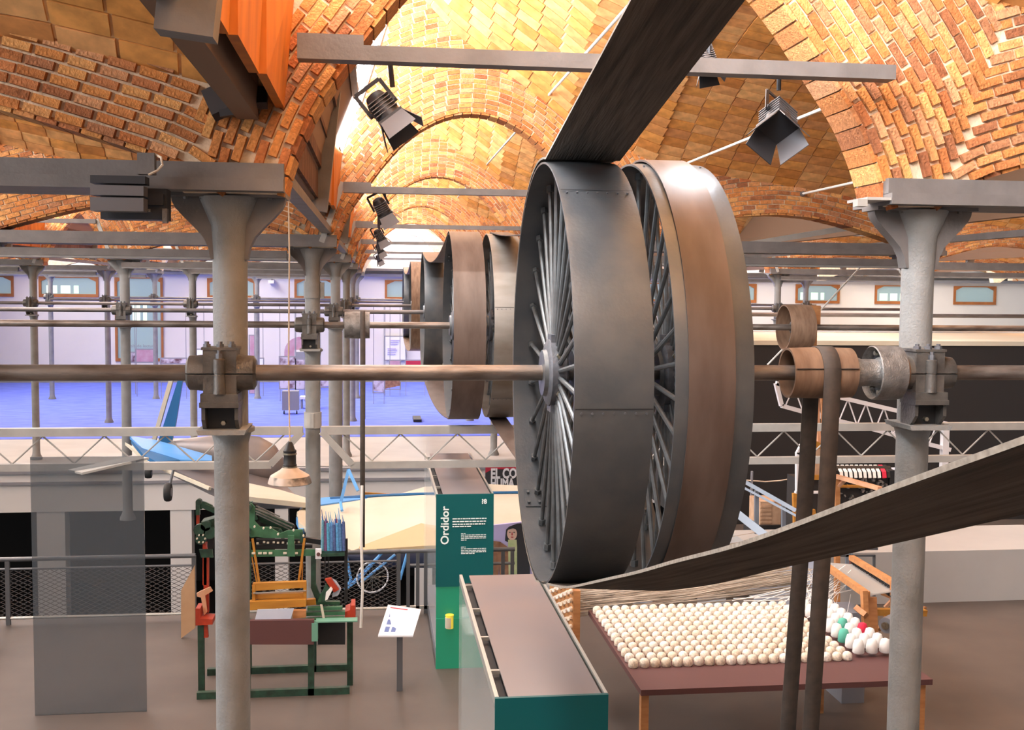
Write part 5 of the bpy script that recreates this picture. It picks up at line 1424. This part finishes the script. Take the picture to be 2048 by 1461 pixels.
# ---- wooden warping frames at lower right
def frame_bars(name, loc, label, cat, segs, Y, parent=None):
    t = thing(name, loc, label, cat)
    for (nm, a, ya, b, yb, w1, th_, m) in segs: O(nm, MB().bar(at(a[0], a[1], Y=ya), at(b[0], b[1], Y=yb), w1, th_), M[m], t)
    return t
W1 = frame_bars('warping_loom', (4.6, 10, 0), 'orange wooden frame with slanting bars and white warp, lower right beside the column', 'loom', [
    ('slanting_bar', (1634, 1120), 11.2, (1734, 1190), 9.7, .055, .06, 'orange'), ('corner_post', (1728, 1182), 9.7, (1734, 1330), 9.6, .05, .06, 'orange'),
    ('corner_post', (1742, 1195), 9.8, (1748, 1330), 9.7, .09, .05, 'orange'), ('slanting_bar', (1703, 1116), 11.4, (1790, 1168), 10.2, .05, .06, 'orange'),
    ('back_post', (1787, 1165), 10.2, (1787, 1330), 10.2, .05, .05, 'orange'), ('back_post', (1703, 1116), 11.4, (1703, 1140), 11.4, .04, .04, 'wine'),
    ('cross_rail', (1748, 1224), 9.9, (1850, 1226), 10.1, .06, .06, 'amber'), ('cross_rail', (1712, 1216), 9.7, (1732, 1232), 9.6, .05, .06, 'orange'),
    ('brace', (1756, 1262), 10, (1775, 1230), 10, .03, .03, 'orange'), ('lower_rail', (1765, 1186), 10.8, (1850, 1220), 10.4, .05, .05, 'orange'), ('brace', (1770, 1216), 10.5, (1785, 1200), 10.5, .03, .03, 'peach')], 10)
sh = MB()
for i in range(46):
    t = i/45; a = at(1706+84*t, 1121+52*t, Y=11.35-1.15*t)-Vector((0, 0, .05)); b = at(1640+92*t, 1122+66*t, Y=11.2-1.5*t)+Vector((0, 0, -.02))
    if t > .52 or True: sh.tube([a, b], .006, 3)
O('white_warp', sh, M['whiteyarn'], W1, kind='stuff')
br_ = MB()
for i in range(30):
    t = i/29; a = at(1706+82*t, 1123+52*t, Y=11.35-1.15*t); br_.bar(a-Vector((0, 0, .01)), a-Vector((0.03, 0, .10)), .012, .012)
O('dark_reed', br_, M['darkroom'], W1, kind='stuff')
pp = at(1772, 1252, Y=9.8)
q = thing('cloth_roll', pp, 'dark grey cloth roll with a pale core at the lower right', 'roll')
O('roll', MB().cyl(pp, pp+Vector((.45, .35, .02)), .075, n=20), M['grey'], q); O('core', MB().cyl(pp-Vector((.02, .015, 0)), pp+Vector((.02, .02, 0)), .035, n=14), M['nut'], q)
q = O('grey_machine', MB().rng(at(1680, 1220, Y=10.6).x, at(1725, 1220, Y=10.6).x, 10.5, 10.9, .0, at(1680, 1222, Y=10.6).z), M['grey']); tag(q, 'low grey comb machine behind the wooden corner post', 'machine')
q = O('white_bar', MB().bar(at(1664, 1219, Y=11), at(1716, 1219, Y=11), .025, .2), M['paper']); tag(q, 'thin white shelf behind the pale yarns at lower right', 'shelf')

# ---- dark partition, pale ledge, stair rail, crate on the right
DYR = 19.0
a = at(1380, 690, Y=DYR); b = at(1990, 1100, Y=DYR)
O('wall_partition', MB().rng(a.x, b.x+6, DYR, DYR+4, 0, a.z), M['darkroom'], kind='structure')
O('trim_6', MB().rng(a.x, b.x+6, DYR-.02, DYR+4, a.z, at(1380, 681, Y=DYR).z), M['cream'], kind='structure')
O('wall_ledge', MB().rng(a.x-2, b.x+8, 24, 24.3, E-1.2, at(1400, 661, Y=24).z), M['wallw'], kind='structure')
q = O('floor_platform', MB().rng(at(1480, 1060, Y=DYR).x-3, 12, 14.5, DYR, -.1, .0), M['floor'], kind='structure')
S_ = thing('stair_railing', (at(1500, 1000, Y=14).x, 14, 0), 'pale grey steel stair railing sloping down to the right, beside the second wheel', 'railing')
for nm, a, b, w1 in (('handrail', (1420, 925), (1592, 1022), .05), ('middle_rail', (1420, 940), (1592, 1032), .03), ('string_beam', (1420, 985), (1560, 1095), .10)):
    O(nm, MB().bar(at(*a, Y=14.2), at(*b, Y=13.6), w1, .04), M['alu'], S_)
for x, y0, y1 in ((1513, 982, 1068), (1567, 1012, 1100), (1460, 950, 1025)): O('post', MB().bar(at(x, y0, Y=14), at(x, y1, Y=14), .05, .05), M['alu'], S_)
S2 = thing('warping_mill_rail', (at(1700, 1100, Y=13.5).x, 13.5, 0), 'dark steel floor railing with pale posts behind the wooden frames, lower right', 'railing')
for nm, a, b, m, w1 in (('top_rail', (1640, 1112), (1750, 1112), 'steelp', .025), ('post', (1643, 1112), (1643, 1160), 'steelp', .03), ('post', (1748, 1112), (1748, 1262), 'steelp', .03), ('upper_rail', (1600, 1098), (1755, 1098), 'steelp', .03),
                     ('steel_post', (1695, 1095), (1695, 1180), 'alu', .05), ('steel_post', (1703, 1095), (1703, 1180), 'alu', .03)):
    O(nm, MB().bar(at(*a, Y=13.5), at(*b, Y=13.5), w1, .03), M[m], S2)
q = O('light_platform', MB().rng(5.0, 9.5, 13.9, 15.4, 0, at(1750, 1102, Y=14).z), M['beigefloor']); tag(q, 'pale low platform behind the wooden frames at right', 'platform')
q = thing('crate', (at(1545, 1025, Y=16).x, 16, 0), 'pale wooden crate with slatted side behind the stair railing', 'crate')
a, b = at(1521, 1004, Y=16), at(1545, 1050, Y=16)
O('box', MB().rng(a.x, a.x+.32, 16, 16.5, b.z, a.z), M['crate'], q)
for i in range(5): O('slat', MB().rng(a.x+.01, a.x+.17, 15.985, 16, b.z+.02+i*.06, b.z+.06+i*.06), M['crate'], q)
O('pallet', MB().rng(a.x-.05, a.x+.45, 15.95, 16.6, 0, b.z), M['darkroom'], q)
q = thing('rope_barrier', (at(1505, 960, Y=17).x, 17, 0), 'thin rope barrier with a grey post in front of the black partition', 'barrier')
O('rope', MB().tube([at(1490, 961, Y=17), at(1530, 964, Y=17), at(1560, 962, Y=17), at(1588, 957, Y=17)], .012, 5), M['cord'], q)
O('post', MB().bar(at(1504, 943, Y=17), Vector((at(1504, 943, Y=17).x, 17, 0)), .03, .03), M['grey'], q)

# ---- tall jacquard machine, amber and white, between the thin belts
J = thing('jacquard_machine', (at(1610, 1000, Y=15).x, 15, 0), 'tall amber and lilac card-punching loom behind the thin hanging belts', 'loom')
def jb(nm, a, b, w1, m, Y=15, th_=.06): O(nm, MB().bar(at(*a, Y=Y), at(*b, Y=Y), w1, th_), M[m], J)
jb('white_post', (1595, 905), (1595, 985), .05, 'white'); jb('white_post', (1590, 985), (1640, 985), .03, 'white'); jb('white_post', (1603, 890), (1594, 908), .04, 'white')
jb('orange_post', (1603, 900), (1603, 985), .03, 'peach'); jb('amber_post', (1590, 987), (1592, 1060), .07, 'amber'); jb('amber_rail', (1618, 955), (1645, 955), .07, 'amber')
jb('amber_arm', (1624, 885), (1645, 895), .08, 'amber'); jb('amber_arm', (1625, 1020), (1632, 1060), .06, 'amber')
jb('peach_post', (1633, 790), (1638, 900), .05, 'peach', 15.2); jb('peach_post', (1643, 780), (1648, 900), .03, 'orange', 15.3)
O('woven_stack', MB().rng(at(1618, 900, Y=15).x, at(1642, 950, Y=15).x, 15, 15.3, at(1618, 950, Y=15).z, at(1618, 897, Y=15).z), M['crate'], J)
O('dark_body', MB().rng(at(1600, 962, Y=15.1).x, at(1650, 962, Y=15.1).x, 15.1, 15.6, 0, at(1600, 960, Y=15.1).z), M['darkroom'], J)
# ---- industrial loom with striped white roll
K = thing('narrow_fabric_loom', (at(1720, 960, Y=15.5).x, 15.5, 0), 'dark machine loom topped with a row of white tapes and one red tape', 'loom')
for i in range(11):
    x = 1672+i*9.4; m = 'redyarn' if i >= 9 else 'whiteyarn'
    if i == 10: m = 'black'
    a = at(x, 930, Y=15.9); b = at(x+8, 944, Y=15.5); c2 = at(x+9, 956, Y=15.45); w1 = .045 if i != 9 else .06
    tp = MB()
    rows = [[(a.x-.0, a.y, a.z), (b.x, b.y, b.z), (c2.x, c2.y, c2.z)], [(a.x+w1, a.y, a.z), (b.x+w1, b.y, b.z), (c2.x+w1, c2.y, c2.z)]]
    O('tape', tp.grid(rows, (0, .012, -.012)), M[m], K)
O('roller', MB().cyl(at(1668, 945, Y=15.75), at(1778, 945, Y=15.75), .10, n=20), M['black'], K)
O('carriage', MB().rng(at(1662, 950, Y=15.6).x, at(1785, 950, Y=15.6).x, 15.55, 16.1, at(1662, 1010, Y=15.6).z, at(1662, 956, Y=15.6).z), M['darkroom'], K)
O('amber_rail', MB().bar(at(1662, 973, Y=15.45), at(1745, 973, Y=15.45), .035, .06), M['amber'], K)
kb = MB()
for i in range(60):
    p = at(1660+random.uniform(0, 118), 960+random.uniform(0, 40), Y=15.5); kb.box(p, (random.uniform(.015, .05), .05, random.uniform(.015, .04)), Matrix.Rotation(random.uniform(0, 3), 3, 'Y'))
O('shuttle_gear', kb, M['oldiron'], K, kind='stuff')
for x in (1664, 1780): O('end_frame', MB().rng(at(x, 950, Y=15.6).x-.05, at(x, 950, Y=15.6).x+.05, 15.5, 16.1, 0, at(x, 940, Y=15.6).z), M['black'], K)
kn = MB()
for i in range(14): p = at(1655+random.uniform(0, 12), 940+i*5, Y=15.4); kn.box(p, (.05, .05, .04), Matrix.Rotation(random.uniform(0, 3), 3, 'Y'))
O('lever_stack', kn, M['steelp'], K, kind='stuff')
Gt = thing('peach_gantry', (at(1672, 1000, Y=13).x, 13, 0), 'peach painted wooden gantry arm in front of the machine loom', 'frame')
for nm, a, ya, b, yb, w1, m in (('arm', (1671, 953), 13.2, (1760, 978), 12.2, .045, 'peach'), ('post', (1674, 953), 13.2, (1674, 1265), 13.2, .06, 'orange'), ('knee', (1676, 972), 13.2, (1692, 958), 13.1, .04, 'peach')):
    O(nm, MB().bar(at(*a, Y=ya), at(*b, Y=yb), w1, .06), M[m], Gt)
q = O('white_box', MB().rng(at(1786, 945, Y=16).x, at(1835, 945, Y=16).x, 16, 16.3, at(1786, 990, Y=16).z, at(1786, 942, Y=16).z), M['cloth']); O('foot', MB().rng(at(1810, 945, Y=16).x-.03, at(1810, 945, Y=16).x+.03, 16.1, 16.2, 0, at(1786, 990, Y=16).z), M['steelp'], q); tag(q, 'pale blue box right of the red tape on the machine loom', 'box')
# ---- white lattice boom on the right
Bm = thing('lattice_boom', (at(1560, 770, Y=16.5).x, 16.5, E-1.4), 'white tapering lattice boom behind the wooden drum pulley', 'boom')
U0 = [(1552, 767), (1596, 776), (1700, 800), (1811, 826), (1900, 850)]; D0 = [(1563, 812), (1650, 836), (1735, 856), (1811, 877), (1900, 900)]
for nm, pts in (('upper_chord', U0), ('lower_chord', D0)):
    b = MB()
    for p, q2 in zip(pts, pts[1:]): b.bar(at(*p, Y=16.5), at(*q2, Y=16.5), .065, .07)
    O(nm, b, M['white'], Bm)
O('support_post', MB().rng(at(1890, 860, Y=16.5).x-.05, at(1890, 860, Y=16.5).x+.05, 16.45, 16.55, 0, at(1890, 860, Y=16.5).z), M['white'], Bm)
O('end_bar', MB().bar(at(1552, 767, Y=16.5), at(1563, 812, Y=16.5), .06, .07), M['white'], Bm)
def pl(P_, x):
    for a, b in zip(P_, P_[1:]):
        if x <= b[0]: return a[1]+(b[1]-a[1])*(x-a[0])/(b[0]-a[0])
    return P_[-1][1]
x = 1570; u = False
while x < 1880:
    O('lattice_rod', MB().cyl(at(x, pl(U0 if u else D0, max(x, 1563)), Y=16.5), at(x+18, pl(D0 if u else U0, x+18), Y=16.5), .011, n=6), M['white'], Bm); x += 18; u = not u
